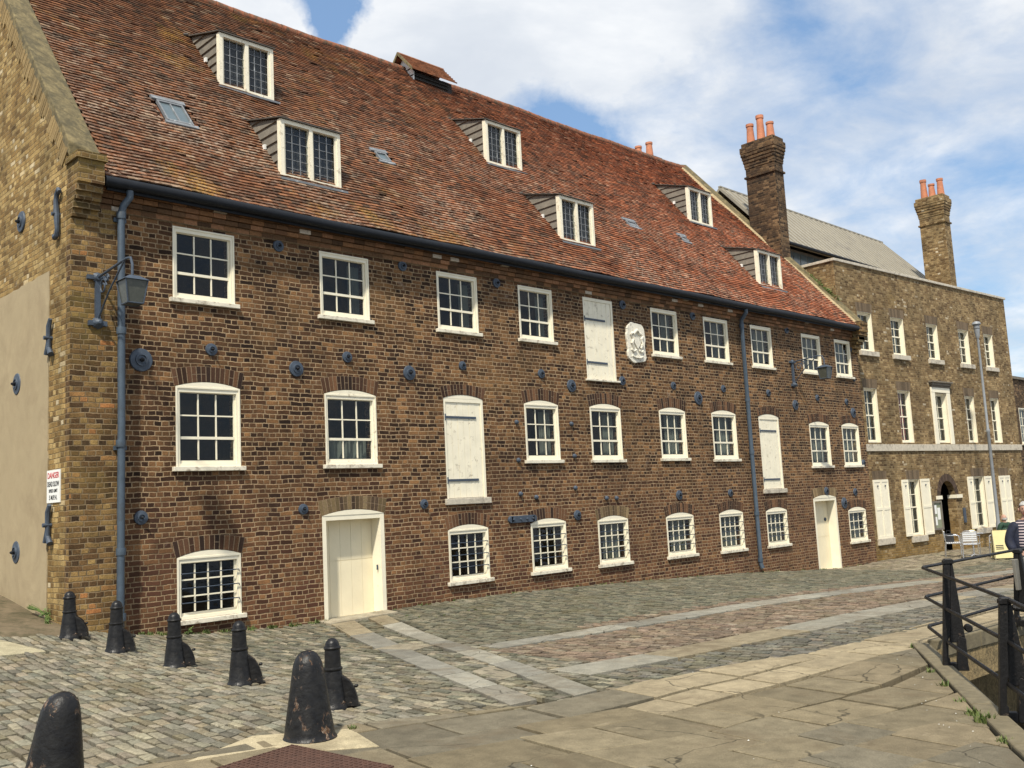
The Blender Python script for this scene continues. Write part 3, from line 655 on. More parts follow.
# ------------------------------------------------------------------ the mill
M_DOOR = simple('cream_door_paint', (.76, .68, .485), .55, var=.05, sc=3, bump=.15, bs=30, grime=(.42, .33, .2), gs=5, gt=(.68, .85))
mill = empty('mill_building', (5.0, 0, 0))
tag(mill, 'long brown brick tide mill with tall red tiled roof, cream sash windows and six dormers', 'building')
XE = 29.32
TOP = [(6.55, 7.59), (9.2, 10.24), (11.84, 12.89), (14.05, 15.08), (18.56, 19.62), (20.77, 21.88), (23.01, 24.08), (25.78, 26.88), (27.8, 28.82)]
MID = [(6.58, 7.65, 2.34), (9.23, 10.31, 2.35), (14.06, 15.08, 2.40), (16.11, 17.17, 2.40), (18.63, 19.68, 2.42), (20.83, 21.93, 2.39), (25.8, 26.96, 2.17), (27.79, 28.88, 2.17)]
GRD = [(6.58, 7.62, .13, 1.04), (11.87, 12.89, .20, 1.15), (14.07, 15.12, .20, 1.16), (16.15, 17.19, .18, 1.12), (18.62, 19.72, .17, 1.08), (20.84, 21.92, .14, 1.06), (23.06, 24.13, .12, 1.03), (27.72, 28.84, -.07, .86)]
SHUT = [(16.1, 17.13, 4.24, 6.09, 0), (11.89, 12.91, 1.74, 3.64, .08), (23.07, 24.12, 1.62, 3.58, .08)]
DOOR = [(9.12, 10.4, -.19, 1.54, .09), (25.66, 27.02, -.80, 1.28, .09)]
holes = [hole(a, c, 4.9, 6.10) for a, c in TOP]+[hole(a, c, d, 3.61 if d > 2.2 else 3.43, .085) for a, c, d in MID]+[hole(a, c, d, e, .09) for a, c, d, e in GRD]
holes += [hole(a, c, d, e, h) for a, c, d, e, h in SHUT+DOOR]
w = MB(); wallmesh(w, FM, [(5.3, -1.5), (XE, -1.5), (XE, 6.62), (5.3, 6.62)], holes, .34)
w.build('front_wall', MB_['front'], mill)
w = MB()   # pilaster, kneeler and its stepped corbels
w.box(4.999, 5.77, -.1, .056, -1.2, 5.93)
for i in range(5):
    z0 = 5.93+.115*i; w.box(5.0, 5.37, -.1-.055*(i+1), .055, z0+.018, z0+.115 if i < 4 else 6.74); w.box(5.004, 5.36, -.1-.055*i-.004, .05, z0+.001, z0+.018)
w.box(5.371, 5.77, -.1, .056, 5.931, 6.14)
w.box(4.965, 5.40, -.42, .05, 6.741, 6.80); w.box(4.98, 5.39, -.40, .05, 6.801, 6.85)
w.build('corner_pier', MB_['pilaster'], mill)
rz = lambda y: 6.9+1.192*y
YR = 5.22; ZR = rz(YR)
w = MB()
gp = [(0.06, -1.2), (10.4, -1.2), (10.4, 6.9), (YR, ZR+.12), (0.06, 6.97)]
w.prism(gp, 0, -.36, F=FG); w.build('gable_wall', MB_['gable'], mill)
w = MB(); w.box(5.36, XE-.02, 10.1, 10.4, -1.5, 6.6); w.build('rear_wall', MB_['gable'], mill)
M_COPE2 = simple('buff_mortar', (.36, .28, .16), .9, var=.2, sc=9, bump=.4)
# right gable (slightly skewed) and its coping
SK = lambda y: 28.92-.2*max(y, 0)
w = MB()
for s0, s1, dz0, dz1, dx0, dx1 in ((-.2, YR, .10, .22, 0, .42),):
    for (ya, yb) in ((-.28, 1.3), (1.3, 2.6), (2.6, 3.9), (3.9, YR)):
        za, zb = rz(ya), rz(yb); j = random.uniform(-.01, .01)
        w.hexa([(SK(ya)-.0, ya, za-.5), (SK(ya)+.42, ya, za-.5), (SK(yb)+.42, yb, zb-.5), (SK(yb), yb, zb-.5), (SK(ya), ya, za+.12), (SK(ya)+.42, ya, za+.2), (SK(yb)+.42, yb, zb+.2), (SK(yb), yb, zb+.12)])
    w.hexa([(SK(YR), YR, ZR-.5), (SK(YR)+.42, YR, ZR-.5), (SK(YR)+.42, 10.4, 6.4), (SK(YR), 10.4, 6.4), (SK(YR), YR, ZR+.12), (SK(YR)+.42, YR, ZR+.2), (SK(YR)+.42, 10.4, 7.1), (SK(YR), 10.4, 7.1)])
w.build('right_coping', M_COPE, mill, bevel=.02)
w = MB()  # light mortar fillet where the tiles meet the coping
for (ya, yb) in ((-.25, 1.3), (1.3, 2.6), (2.6, 3.9), (3.9, YR-.1)):
    w.hexa([(SK(ya)-.07, ya, rz(ya)+.02), (SK(ya), ya, rz(ya)+.02), (SK(yb), yb, rz(yb)+.02), (SK(yb)-.07, yb, rz(yb)+.02), (SK(ya)-.04, ya, rz(ya)+.06), (SK(ya), ya, rz(ya)+.13), (SK(yb), yb, rz(yb)+.13), (SK(yb)-.04, yb, rz(yb)+.06)])
w.build('mortar_fillet', M_COPE2, mill)
w = MB(); w.add([(28.9, 0, -1), (27.9, 5.2, -1), (27.9, 10.3, -1), (27.9, 10.3, 6.6), (27.88, YR, ZR-.3), (28.9, 0, 6.6)], [(0, 1, 4, 5), (1, 2, 3, 4)])
w.box(XE-.25, XE-.004, .02, 2.2, -1.4, 6.5)
w.build('right_gable_wall', MB_['gable'], mill)
w = MB()
for i in range(5): w.box(XE-.42+.0*i, XE+.0+.02*i, -.07*(i+1), .0, 5.75+.13*i, 5.75+.13*(i+1)-.02)
w.box(XE-.46, XE+.1, -.38, .1, 6.38, 6.62); w.box(XE-.44, XE+.08, -.40, .1, 6.60, 6.72)
w.build('right_kneeler', MB_['pilaster'], mill, bevel=.012)
# left coping: brick-on-edge top and tumbled band
w = MB(); yy = -.06
while yy < YR:
    e = min(yy+.30, YR)
    w.hexa([(4.985, yy+.008, rz(yy)+.02), (5.47, yy+.008, rz(yy)-.03), (5.47, e, rz(e)-.03), (4.985, e, rz(e)+.02), (4.985, yy+.008, rz(yy)+.26), (5.45, yy+.008, rz(yy)+.12), (5.45, e, rz(e)+.12), (4.985, e, rz(e)+.26)]); yy = e
yy = YR
while yy < 10.3:
    e = yy+.5; f_ = lambda y: ZR-1.192*(y-YR)
    w.hexa([(4.985, yy, f_(yy)), (5.47, yy, f_(yy)-.03), (5.47, e, f_(e)-.03), (4.985, e, f_(e)), (4.985, yy, f_(yy)+.26), (5.45, yy, f_(yy)+.12), (5.45, e, f_(e)+.12), (4.985, e, f_(e)+.26)]); yy = e
w.build('left_coping', M_COPE, mill, bevel=.02)
w = MB(); s_ = 0; dy, dz = 1/math.hypot(1, 1.192), 1.192/math.hypot(1, 1.192)
while s_ < 8:
    y0 = -.02+s_*dy; z0 = rz(y0)+.10; wd = .22+(.12 if int(s_/.075) % 8 < 4 else 0)*(.5+.5*random.random()); t = .066
    q = [(y0, z0), (y0+dy*t, z0+dz*t), (y0+dy*t+dz*wd, z0+dz*t-dy*wd), (y0+dz*wd, z0-dy*wd)]
    k_ = random.uniform(.7, 1.25); w.prism(q, -.02, .012+random.uniform(0, .006), F=FG, col=(.27*k_, .19*k_, .085*k_)); s_ += .075
w.build('tumbled_brick_band', M_VOUS, mill)
w = MB(); w.prism([(.69, -1), (8, -1), (8, 5.32)]+[(8-.12*i, 5.32+random.uniform(-.014, .012)) for i in range(1, 60)]+[(.69, 5.32)]+[(.69+random.uniform(-.012, .016), 5.32-.11*i) for i in range(1, 50)], -.02, .014, F=FG); w.build('render_panel', M_RENDER, mill)
# interior: floor slabs and a dark back partition so that windows look into rooms
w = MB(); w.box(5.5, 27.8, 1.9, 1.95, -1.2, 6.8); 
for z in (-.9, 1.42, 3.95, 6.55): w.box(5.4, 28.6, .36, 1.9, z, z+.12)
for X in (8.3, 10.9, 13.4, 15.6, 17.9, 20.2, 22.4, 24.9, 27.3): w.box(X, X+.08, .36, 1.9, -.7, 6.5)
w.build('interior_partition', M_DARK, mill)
# cornice
w = MB()
for i, (z0, z1, pr) in enumerate(((6.16, 6.235, .035), (6.24, 6.315, .085), (6.32, 6.395, .12), (6.40, 6.475, .15))):
    X = 5.375
    while X < XE-.45:
        e = min(X+.225, XE-.44); k_ = random.uniform(.6, 1.3); c = random.choice([(.20, .10, .045), (.15, .08, .04), (.24, .12, .06), (.11, .06, .03)])
        c = tuple(t*k_ for t in c)
        if random.random() < .03: c = (.5, .43, .34)
        w.box(X+.003, e-.003, -pr+random.uniform(-.004, .004), .0, z0, z1-.006, col=c); X = e
w.box(5.375, XE-.44, -.028, -.001, 6.15, 6.48, col=(.2, .14, .08)); 
w.build('brick_cornice', M_ORB, mill)
# roof tiles
tl = []; tc_ = []
tw, tg = .165, .098; ax = Vector((0, 1, 1.192)).normalized(); up_ = Vector((0, -1.192, 1)).normalized()
TV = []; TCn = []
ROWS = int(8.45/tg)
def sag(X, s): return .022*math.sin(X*.43+1)*(s/8.4)+.014*math.sin(X*1.3+s*.9)+.010*math.sin(X*3.1-s*2)
def skyl(X, y): return False
S0 = -.42   # start below eaves line (y=-.27)
HOLES = [(7.0, 7.55, 1.13, 1.63), (11.75, 12.1, 1.52, 1.80), (19.9, 20.4, 1.5, 1.72), (22.3, 22.65, 1.46, 1.66)]
for r in range(ROWS):
    s = S0+r*tg; X = 5.42+(.5*tw if r % 2 else 0); y_ = s*ax.y
    xend = SK(y_)-.0
    while X < xend:
        w_ = min(tw-.006, xend-X)
        if w_ > .04 and not any(a-.03 < X+w_/2 < b_+.03 and c-.04 < y_ < d+.02 for a, b_, c, d in HOLES):
            TV.append((X, X+w_, s))
        X += tw
TV = np.array(TV); n = len(TV); ln = tg*1.35
sgf = np.vectorize(sag)
lift = rng.uniform(0, .008, (n, 2)); lift[rng.random(n) < .02] += .012; ds = rng.uniform(-.006, .006, n)
def tp(X, s, off): 
    yb = s*ax.y; zb = 6.9+s*ax.z; o_ = off+sgf(X, s); return np.c_[X, yb+up_.y*o_, zb+up_.z*o_]
th = .022
A0 = tp(TV[:, 0], TV[:, 2]+ds, .036+lift[:, 0]); A1 = tp(TV[:, 1], TV[:, 2]+ds, .036+lift[:, 1]); B1 = tp(TV[:, 1], TV[:, 2]+ln, .010); B0 = tp(TV[:, 0], TV[:, 2]+ln, .010)
C0 = tp(TV[:, 0], TV[:, 2]+ds, .036-th+lift[:, 0]); C1 = tp(TV[:, 1], TV[:, 2]+ds, .036-th+lift[:, 1])
V = np.stack([A0, A1, B1, B0, C0, C1], 1).reshape(-1, 3)
F0 = [(0, 1, 2, 3), (4, 5, 1, 0), (0, 3, 4), (1, 5, 2)]; FA = []
for i in range(n):
    k = i*6; FA += [(k, k+1, k+2, k+3), (k+4, k+5, k+1, k), (k, k+3, k+4), (k+1, k+5, k+2)]
pt_ = np.array([(.22, .086, .044), (.175, .070, .038), (.13, .056, .034), (.27, .108, .054), (.085, .045, .03), (.20, .10, .06), (.30, .18, .12)])
pk = rng.choice(7, n, p=[.25, .22, .17, .12, .12, .07, .05]); tcol = pt_[pk]
xm = (TV[:, 0]-5)/24; red = np.clip((xm-.2)*1.6, 0, 1)[:, None]
tcol = tcol*(1-red)*np.array([.72, .78, .74])+tcol*red*np.array([1.22, .95, .82])
hi = np.clip((TV[:, 2]-4.5)/3, 0, 1)[:, None]; tcol = tcol*(1-hi*.15)
tcol *= rng.uniform(.72, 1.25, (n, 1))
me = bpy.data.meshes.new('roof_tiles'); me.from_pydata(V.tolist(), [], FA); me.materials.append(M_TILE)
at = me.color_attributes.new('col', 'FLOAT_COLOR', 'CORNER'); at.data.foreach_set('color', np.repeat(np.c_[tcol, np.ones(n)], 14, axis=0).ravel())
me.transform(Matrix.Translation((-5, 0, 0)))
roof = bpy.data.objects.new('tiled_roof', me); COL.objects.link(roof); roof.parent = mill
w = MB()   # roof structure under the tiles and the rear slope
w.hexa([(5.3, -.2, rz(-.2)-.17), (28.9, -.2, rz(-.2)-.17), (27.9, YR, ZR-.17), (5.3, YR, ZR-.17), (5.3, -.2, rz(-.2)-.10), (28.9, -.2, rz(-.2)-.10), (27.9, YR, ZR-.10), (5.3, YR, ZR-.10)])
w.hexa([(5.3, 10.6, 6.5), (28.3, 10.6, 6.5), (27.9, YR, ZR-.1), (5.3, YR, ZR-.1), (5.3, 10.6, 6.6), (28.3, 10.6, 6.6), (27.9, YR, ZR+.02), (5.3, YR, ZR+.02)])
w.build('roof_deck', M_RIDGE, roof)
w = MB(); X = 5.45
while X < 28.0:
    dz_ = sag(X+.2, 8.3)*.8; e = X+.42
    w.tube([(X, YR, ZR+dz_-.03), (X+.4, YR, ZR+sag(X+.6, 8.3)*.8-.03)], [.125, .118], 10)
    X = e
w.build('ridge_tiles', M_RIDGE, roof, smooth=True)
# gutter
w = MB(); k = 30
pts = [(5.40+(28.98-5.40)*i/k, -.30, 6.50+.008*math.sin(i*.8)) for i in range(k+1)]
w.tube(pts, .080, 12)
w.box(5.45, 28.92, -.255, -.225, 6.39, 6.60)
gt = w.build('gutter', M_BLACK, mill, smooth=True)
w = MB()
w.box(5.6, 28.9, -.222, .02, 6.485, 6.55); w.build('eaves_soffit', M_DARKWOOD, mill)
# downpipes
w = MB(); w.tube([(5.78, -.27, 6.44), (5.78, -.27, 6.33), (5.72, -.19, 6.22), (5.69, -.175, 6.1), (5.69, -.175, 3), (5.67, -.175, .1)], .053, 12)
for z in (6.06, 4.35, 2.72, 1.2, .3): w.lathe([(.066, -.05), (.068, -.03), (.068, .03), (.066, .05)], (5.69-(.01 if z < 3 else 0), -.175, z), 12)
for z in (6.0, 2.66): w.box(5.6, 5.78, -.14, -.1, z-.03, z+.03)
w.build('downpipe', M_PIPE, mill, smooth=True)
w = MB(); w.tube([(22.43, -.27, 6.44), (22.43, -.27, 6.33), (22.45, -.1, 6.15), (22.45, -.09, 3), (22.46, -.09, -.30), (22.46, -.13, -.42)], .055, 12)
for z in (6.0, 4.0, 2.6, 1.0, -.2): w.lathe([(.068, -.05), (.07, .05)], (22.455, -.09, z), 12)
w.build('downpipe', M_PIPE, mill, smooth=True)
# windows of the mill
for i, (a, c) in enumerate(TOP):
    cu = None
    if i in (1, 2, 3): cu = [(.72, 1.0, 0, .95)]
    if i >= 4: cu = [(.62, 1.0, 0, 1)] if i < 6 else [(.36, 1.0, 0, 1)]
    sash(mill, FM, a, c, 4.97, 6.10, 3, 3, meet=1, curt=cu)
for i, (a, c, d) in enumerate(MID):
    h = .085; top = 3.61 if d > 2.2 else 3.43
    sash(mill, FM, a, c, d+.05, top, 3, 3, meet=1, h=h, curt=[(0, 1, 0, .34)] if i == 1 else ([(.6, 1, 0, .95)] if i in (2, 3) else ([(.38, 1, 0, 1)] if i > 3 else None)), white=M_WHITE_OLD if i == 1 else None)
    brick_arch(mill, FM, a, c, top, h, .26)
for i, (a, c, d, e) in enumerate(GRD):
    sash(mill, FM, a, c, d+.0, e, 4 if i < 7 else 3, 3, meet=1 if i == 4 else None, h=.09, grille=True, curt=[(.3, 1, 0, 1)] if i > 2 else None)
    brick_arch(mill, FM, a, c, e, .09, .24, tone=1 if i == 3 else 0)
def loading(a, c, d, e, h, hinge_w, straps, nm, sillm=True, side=0):
    f = MB()
    def bx(mb, x0, x1, y0, y1, w0, w1): mb.hexa([FM(x0, y0, w0), FM(x1, y0, w0), FM(x1, y1, w0), FM(x0, y1, w0), FM(x0, y0, w1), FM(x1, y0, w1), FM(x1, y1, w1), FM(x0, y1, w1)])
    bx(f, a+.002, a+.05, d, e, -.1, -.004); bx(f, c-.06, c-.002, d, e, -.1, -.004); bx(f, a+.05, c-.06, e-.07, e, -.1, -.004)
    if h: f.prism([(a+.002, e)]+[p for p in reversed([(min(max(x, a+.002), c-.002), y) for x, y in arcpts(a, c, e, h-.004)])][1:-1]+[(c-.002, e)], -.1, -.002, F=FM)
    fr = f.build(nm, M_WHITE, mill)
    p = MB(); k = 6
    for i in range(k):
        x0 = a+.052+(c-a-.114)*i/k; x1 = a+.052+(c-a-.114)*(i+1)/k; bx(p, x0+.003, x1-.003, d+.005, e-.072, -.06, -.022+random.uniform(-.002, .002))
    bx(p, a+.052, c-.062, d+.005, e-.072, -.065, -.03); p.build('board', M_WHITE_OLD if not side else M_WHITE, fr)
    s = MB()
    for z in straps:
        bx(s, a+.03+(hinge_w if side else 0), a+.03+(hinge_w if not side else hinge_w+.72), z-.022, z+.022, -.016, -.006); s.tube([FM(a+.035, z-.06, -.0), FM(a+.035, z+.06, 0)], .014, 6)
    s.build('strap_hinge', M_IRON, fr)
    s = MB(); bx(s, a-.06, c+.07, d-.12 if h else d-.05, d-.003, -.08, .055); s.build('sill', M_STONE if h else M_SILL, fr, bevel=.01)
    if h: brick_arch(mill, FM, a, c, e, h, .22)
loading(*SHUT[0], .72, (5.60, 4.62), 'loading_door', side=0)
loading(*SHUT[1], .8, (3.28, 2.08), 'loading_door')
loading(*SHUT[2], .86, (3.20, 1.88), 'loading_door')
for (a, c, d, e, h), depth in zip(DOOR, (.26, .26)):
    f = MB()
    def bx(mb, x0, x1, y0, y1, w0, w1): mb.hexa([FM(x0, y0, w0), FM(x1, y0, w0), FM(x1, y1, w0), FM(x0, y1, w0), FM(x0, y0, w1), FM(x1, y0, w1), FM(x1, y1, w1), FM(x0, y1, w1)])
    bx(f, a+.002, a+.075, d-.1, e, -.3, .006); bx(f, c-.085, c-.002, d-.1, e, -.3, .006); bx(f, a+.075, c-.085, e-.08, e, -.3, .004)
    f.prism([(a+.002, e)]+[p for p in reversed([(min(max(x, a+.002), c-.002), y) for x, y in arcpts(a, c, e, h-.004)])][1:-1]+[(c-.002, e)], -.3, .012, F=FM)
    fr = f.build('door_frame', M_WHITE, mill)
    p = MB(); k = 5
    for i in range(k):
        x0 = a+.077+(c-a-.164)*i/k; x1 = a+.077+(c-a-.164)*(i+1)/k
        bx(p, x0+.002, x1-.002, d+.02, d+.95, -.28, -depth+random.uniform(-.001, .001)); bx(p, x0+.002, x1-.002, d+.962, e-.082, -.28, -depth+random.uniform(-.001, .001))
    bx(p, a+.077, c-.087, d-.1, e-.081, -.285, -depth-.008)
    p.build('door', M_DOOR, fr); brick_arch(mill, FM, a, c, e, h, .25, tone=1)
    s = MB(); bx(s, a-.02, c+.02, d-.18, d+.012, -.3, .02); s.build('door_step', M_STONE, fr)
    if a > 20:
        s = MB(); s.lathe([(.05, 0), (.06, .01), (.04, .03), (.02, .04)], FM(a+1.08, d+1.45, -depth), 10, ax=(0, -1, 0)); s.build('door_knocker', M_IRON, fr)
    else:
        s = MB(); bx(s, c-.12, c-.10, d+.75, d+.84, -.1, -.08); s.build('latch', M_IRON, fr)
# dormers
M_DLEAD = simple('dark_lead_roofing', (.07, .06, .05), .8, var=.3, bump=.4)
M_PANE_BACK = simple('grey_pane_backing', (.055, .055, .06), .9)  # grey for the dormer panes, with mirrored sky and dim interior put into the colour
def dormer(xl, xr, yf, zb, zt, zap, yap, nm='dormer'):
    d = MB(); zs = rz(yf)
    # roof and far cheek
    d.hexa([(xl-.03, yf-.07, zt+.0), (xr+.03, yf-.07, zt), (xr+.03, yap, zap-.0), (xl-.03, yap, zap), (xl-.03, yf-.07, zt+.022), (xr+.03, yf-.07, zt+.022), (xr+.03, yap, zap+.025), (xl-.03, yap, zap+.025)])
    d.tube([(xl-.03, yap-.04, zap+.02), (xl-.12, yap-.02, zap+.0)], .035, 8)
    dr = d.build(nm, M_DLEAD, roof)
    for side, X in (('a', xl+.045), ('b', xr-.045)):
        c = MB(); sgn = -1 if side == 'a' else 1; nb = 7; H = zt-zs
        def ylim(z): return (z-6.9)/1.192+.02
        def ztop(y): return zt+(zap-zt)*(y-yf)/(yap-yf)
        c.add([(X, yf, zs-.1), (X, yf, zt+.0), (X, yap, zap), (X, yap, rz(yap)-.15)], [(0, 1, 2, 3)])
        dirv = (zap-zt)/(yap-yf)*1.0
        for k in range(nb+2):   # lapped horizontal boards
            pit_ = .185; z1 = zt+.36-k*pit_; z0 = z1-pit_
            poly = [(yf+.005, z0+.016), (yf+.005, z1), (yap+.6, z1), (yap+.6, z0+.016)]
            poly = clip(poly, lambda y, z: z-rz(y)+.03)
            if len(poly) > 2: poly = clip(poly, lambda y, z: ztop(y)-z-.01)
            if len(poly) > 2:
                n_ = len(poly)
                A_ = [(X+sgn*(.006+.030*max(0, (z1-z)/pit_)), y, z) for y, z in poly]; B_ = [(X-sgn*.002, y, z) for y, z in poly]
                c.add(A_+B_, [tuple(range(n_)), tuple(range(n_, 2*n_))[::-1]]+[(i, (i+1) % n_, n_+(i+1) % n_, n_+i) for i in range(n_)])
        ck = c.build('cheek', M_BOARD, dr)
        if side == 'a':
            kx = MB(); kx.box(X-.07, X-.03, yf+.48, yf+.55, zt-.42, zt-.33); kx.build('bracket', M_SIGNW, ck)
    F = frame((0, yf, 0), (1, 0, 0), (0, -1, 0)); f = MB()
    def bx(mb, x0, x1, y0, y1, w0, w1): mb.hexa([F(x0, y0, w0), F(x1, y0, w0), F(x1, y1, w0), F(x0, y1, w0), F(x0, y0, w1), F(x1, y0, w1), F(x1, y1, w1), F(x0, y1, w1)])
    xm = (xl+xr)/2; a = .072
    bx(f, xl, xl+a, zb, zt, -.08, .03); bx(f, xr-a, xr, zb, zt, -.08, .03); bx(f, xl+a, xr-a, zt-a, zt, -.08, .03); bx(f, xm-.034, xm+.034, zb+.03, zt-a, -.08, .026); bx(f, xl+a, xr-a, zb, zb+.05, -.08, .03)
    bx(f, xl+a+.0, xl+a+.03, zb+.05, zt-a, -.03, .012); bx(f, xm+.034, xm+.056, zb+.05, zt-a, -.03, .012); bx(f, xr-a-.035, xr-a, zb+.05, zt-a, -.03, .012)
    fr = f.build('window', M_WHITE_OLD, dr)
    p = MB(); p.add([F(xl+a, zb+.05, -.045), F(xr-a, zb+.05, -.045), F(xr-a, zt-a, -.045), F(xl+a, zt-a, -.045)], [(0, 1, 2, 3)]); 
    p2 = MB()
    for (x0, x1) in ((xl+a+.03, xm-.034), (xm+.056, xr-a-.035)):
        for i in range(1, 3): x = x0+(x1-x0)*i/3; bx(p2, x-.008, x+.008, zb+.05, zt-a, -.042, -.030)
        for i in range(1, 6): z = zb+.05+(zt-a-zb-.05)*i/6; bx(p2, x0, x1, z-.005, z+.005, -.041, -.032)
    pane = p.build('pane', M_GLASS, fr)
    pane2 = p2.build('leading', M_LEAD, fr)
    ap = MB(); ap.hexa([(xl-.05, yf-.13, zb-.09), (xr+.08, yf-.13, zb-.09), (xr+.08, yf+.04, zb-.04), (xl-.05, yf+.04, zb-.04), (xl-.05, yf-.13, zb-.05), (xr+.08, yf-.13, zb-.05), (xr+.08, yf+.04, zb-.003), (xl-.05, yf+.04, zb-.003)])
    ap.build('lead_apron', M_LEAD, dr)
    bk = MB(); bk.add([(xl+.05, yf+.12, zb-.1), (xr-.05, yf+.12, zb-.1), (xr-.05, yf+.12, zt-.01), (xl+.05, yf+.12, zt-.01)], [(0, 1, 2, 3)]); bk.build('pane_backing', M_PANE_BACK, dr)  # sheet added close behind the glass so the panes read as grey reflection
for xl, xr, up2 in ((8.69, 9.87, 1), (8.79, 10.05, 0), (15.72, 16.94, 1), (16.06, 17.25, 0), (24.2, 25.42, 1), (24.55, 25.85, 0)):
    if up2: dormer(xl, xr, 2.48, 9.85, 10.93, 11.33, 3.72)
    else: dormer(xl, xr, .51, 7.50, 8.56, 8.88, 1.66)
# roof lights
def rooflight(x0, x1, y0, y1, panes=2, pale=False):
    nrm = up_; f = MB()
    def P(x, y, o_): return tuple(Vector((x, y, rz(y)))+nrm*(o_+sag(x, y/ax.y)))
    def bx(x0, x1, y0, y1, a, c_): f.hexa([P(x0, y0, a), P(x1, y0, a), P(x1, y1, a), P(x0, y1, a), P(x0, y0, c_), P(x1, y0, c_), P(x1, y1, c_), P(x0, y1, c_)])
    t = .03
    bx(x0, x0+t, y0, y1, 0, .055); bx(x1-t, x1, y0, y1, 0, .055); bx(x0+t, x1-t, y1-t, y1, 0, .055); bx(x0+t, x1-t, y0, y0+t, 0, .05)
    if panes > 1: bx((x0+x1)/2-.012, (x0+x1)/2+.012, y0+t, y1-t, 0, .05)
    bx(x0-.08, x1+.06, y1, y1+.07, .01, .06); bx(x0-.04, x1+.08, y0-.05, y0, .01, .045)
    fr = f.build('roof_light', M_LEAD, roof)
    p = MB(); p.add([P(x0+t, y0+t, .03), P(x1-t, y0+t, .03), P(x1-t, y1-t, .03), P(x0+t, y1-t, .03)], [(0, 1, 2, 3)]); p.build('pane', M_RLG if not pale else M_LEAD, fr)
M_RLG = simple('roof_light_glass', (.10, .13, .14), .15, var=.1, bump=0)
rooflight(7.03, 7.5, 1.17, 1.6); rooflight(11.78, 12.06, 1.55, 1.76, 1); rooflight(19.95, 20.35, 1.53, 1.68, 1, True); rooflight(22.33, 22.6, 1.49, 1.63, 1, True)
# ridge ventilator
w = MB(); x0, x1 = 15.45, 16.72
F = lambda u, v, w_: (w_, u, v)
w.prism([(4.82, 12.5), (4.82, 12.98), (YR, 13.46), (5.62, 12.98), (5.62, 12.5)], x0+.02, x0+.06, F=F); w.build
vent = w.build('ridge_ventilator', M_SIGNW, roof)
w = MB(); 
for i in range(4): w.box(x0+.01, x0+.018, 4.8, 5.64, 12.66+.2*i, 12.69+.2*i) if i < 3 else None
for z in (12.62, 12.72, 12.82, 12.92): w.hexa([(x0+.06, 4.80, z-.05), (x1, 4.80, z-.05), (x1, 4.88, z+.02), (x0+.06, 4.88, z+.02), (x0+.06, 4.80, z-.03), (x1, 4.80, z-.03), (x1, 4.88, z+.04), (x0+.06, 4.88, z+.04)])
w.box(x0+.06, x1+.12, 4.86, 5.6, 12.5, 13.0); w.build('louvre', M_DARKWOOD, vent)
w = MB()
for sgn in (-1, 1):
    for r in range(7):
        s0, s1 = r/7, (r+1.25)/7
        for j in range(9):
            xa = x0-.14+(x1-x0+.3)*j/9; xb = xa+(x1-x0+.3)/9-.006; k_ = random.uniform(.7, 1.3)
            ya, yb = YR+sgn*.56*(1-s0), YR+sgn*.56*(1-min(s1, 1)); za, zb = 13.56-.60*(1-s0), 13.56-.60*(1-min(s1, 1)); za += .025; k_ *= .8
            w.hexa([(xa, ya, za-.03), (xb, ya, za-.03), (xb, yb, zb-.03), (xa, yb, zb-.03), (xa, ya, za+.012), (xb, ya, za+.012), (xb, yb, zb-.01), (xa, yb, zb-.01)], col=(.22*k_, .085*k_, .04*k_))
w.tube([(x0-.15, YR, 13.55), (x1+.15, YR, 13.55)], .05, 8, col=(.24, .1, .05))
w.build('ventilator_roof', M_TILE, vent)
w = MB()
for sgn in (-1, 1): w.hexa([(x0-.17, YR+sgn*.57, 12.90), (x0-.14, YR+sgn*.57, 12.90), (x0-.14, YR, 13.51), (x0-.17, YR, 13.51), (x0-.17, YR+sgn*.57, 12.99), (x0-.14, YR+sgn*.57, 12.99), (x0-.14, YR, 13.60), (x0-.17, YR, 13.60)])
w.build('bargeboard', M_COPE, vent)
# wall plates
def disc(F, u, v, r, thick=.03, big=False):
    w = MB(); o_ = Vector(F(u, v, 0)); nrm = Vector(F(u, v, 1))-o_
    w.lathe([(r*.99, -.01), (r, .012), (r*.94, .026), (r*.55, .034), (r*.53, .050), (r*.42, .052), (r*.40, .036), (r*.2, .038)], o_, 22, ax=nrm)
    o = w.build('pattress_plate', M_IRON, mill, smooth=True)
    w = MB(); w.lathe([(r*.19, .03), (r*.19, .075), (r*.14, .08), (r*.10, .10), (.005, .105)], o_, 6, ax=nrm); w.build('nut', M_BLACK, o)
for u, v, r in [(6.05, 3.97, .175), (8.4, 6.06, .10), (7.17, 4.21, .10), (9.72, 4.27, .10), (11.02, 6.08, .10), (8.69, 4.0, .135), (11.09, 4.07, .14), (12.41, 4.29, .09), (6.04, 1.66, .105), (8.76, 1.67, .09), (11.32, 1.66, .09), (13.44, 6.06, .10), (14.62, 4.26, .10), (15.55, 4.05, .14), (17.5, 6.05, .11), (17.31, 4.25, .11), (19.28, 4.23, .10), (20.31, 6.07, .11), (20.3, 3.97, .17), (21.46, 4.26, .10), (24.96, 6.13, .11), (23.68, 4.25, .10), (25.1, 3.96, .15), (26.42, 4.22, .10), (28.24, 4.17, .10), (28.63, 3.84, .16), (28.97, 5.85, .11), (28.9, 4.9, .07), (29.0, 2.28, .11), (15.5, 1.27, .11), (19.2, 1.58, .12), (21.41, 1.57, .10), (26.46, 1.48, .12), (27.5, 1.09, .17), (28.27, 1.4, .12)]: disc(FM, u, v, r)
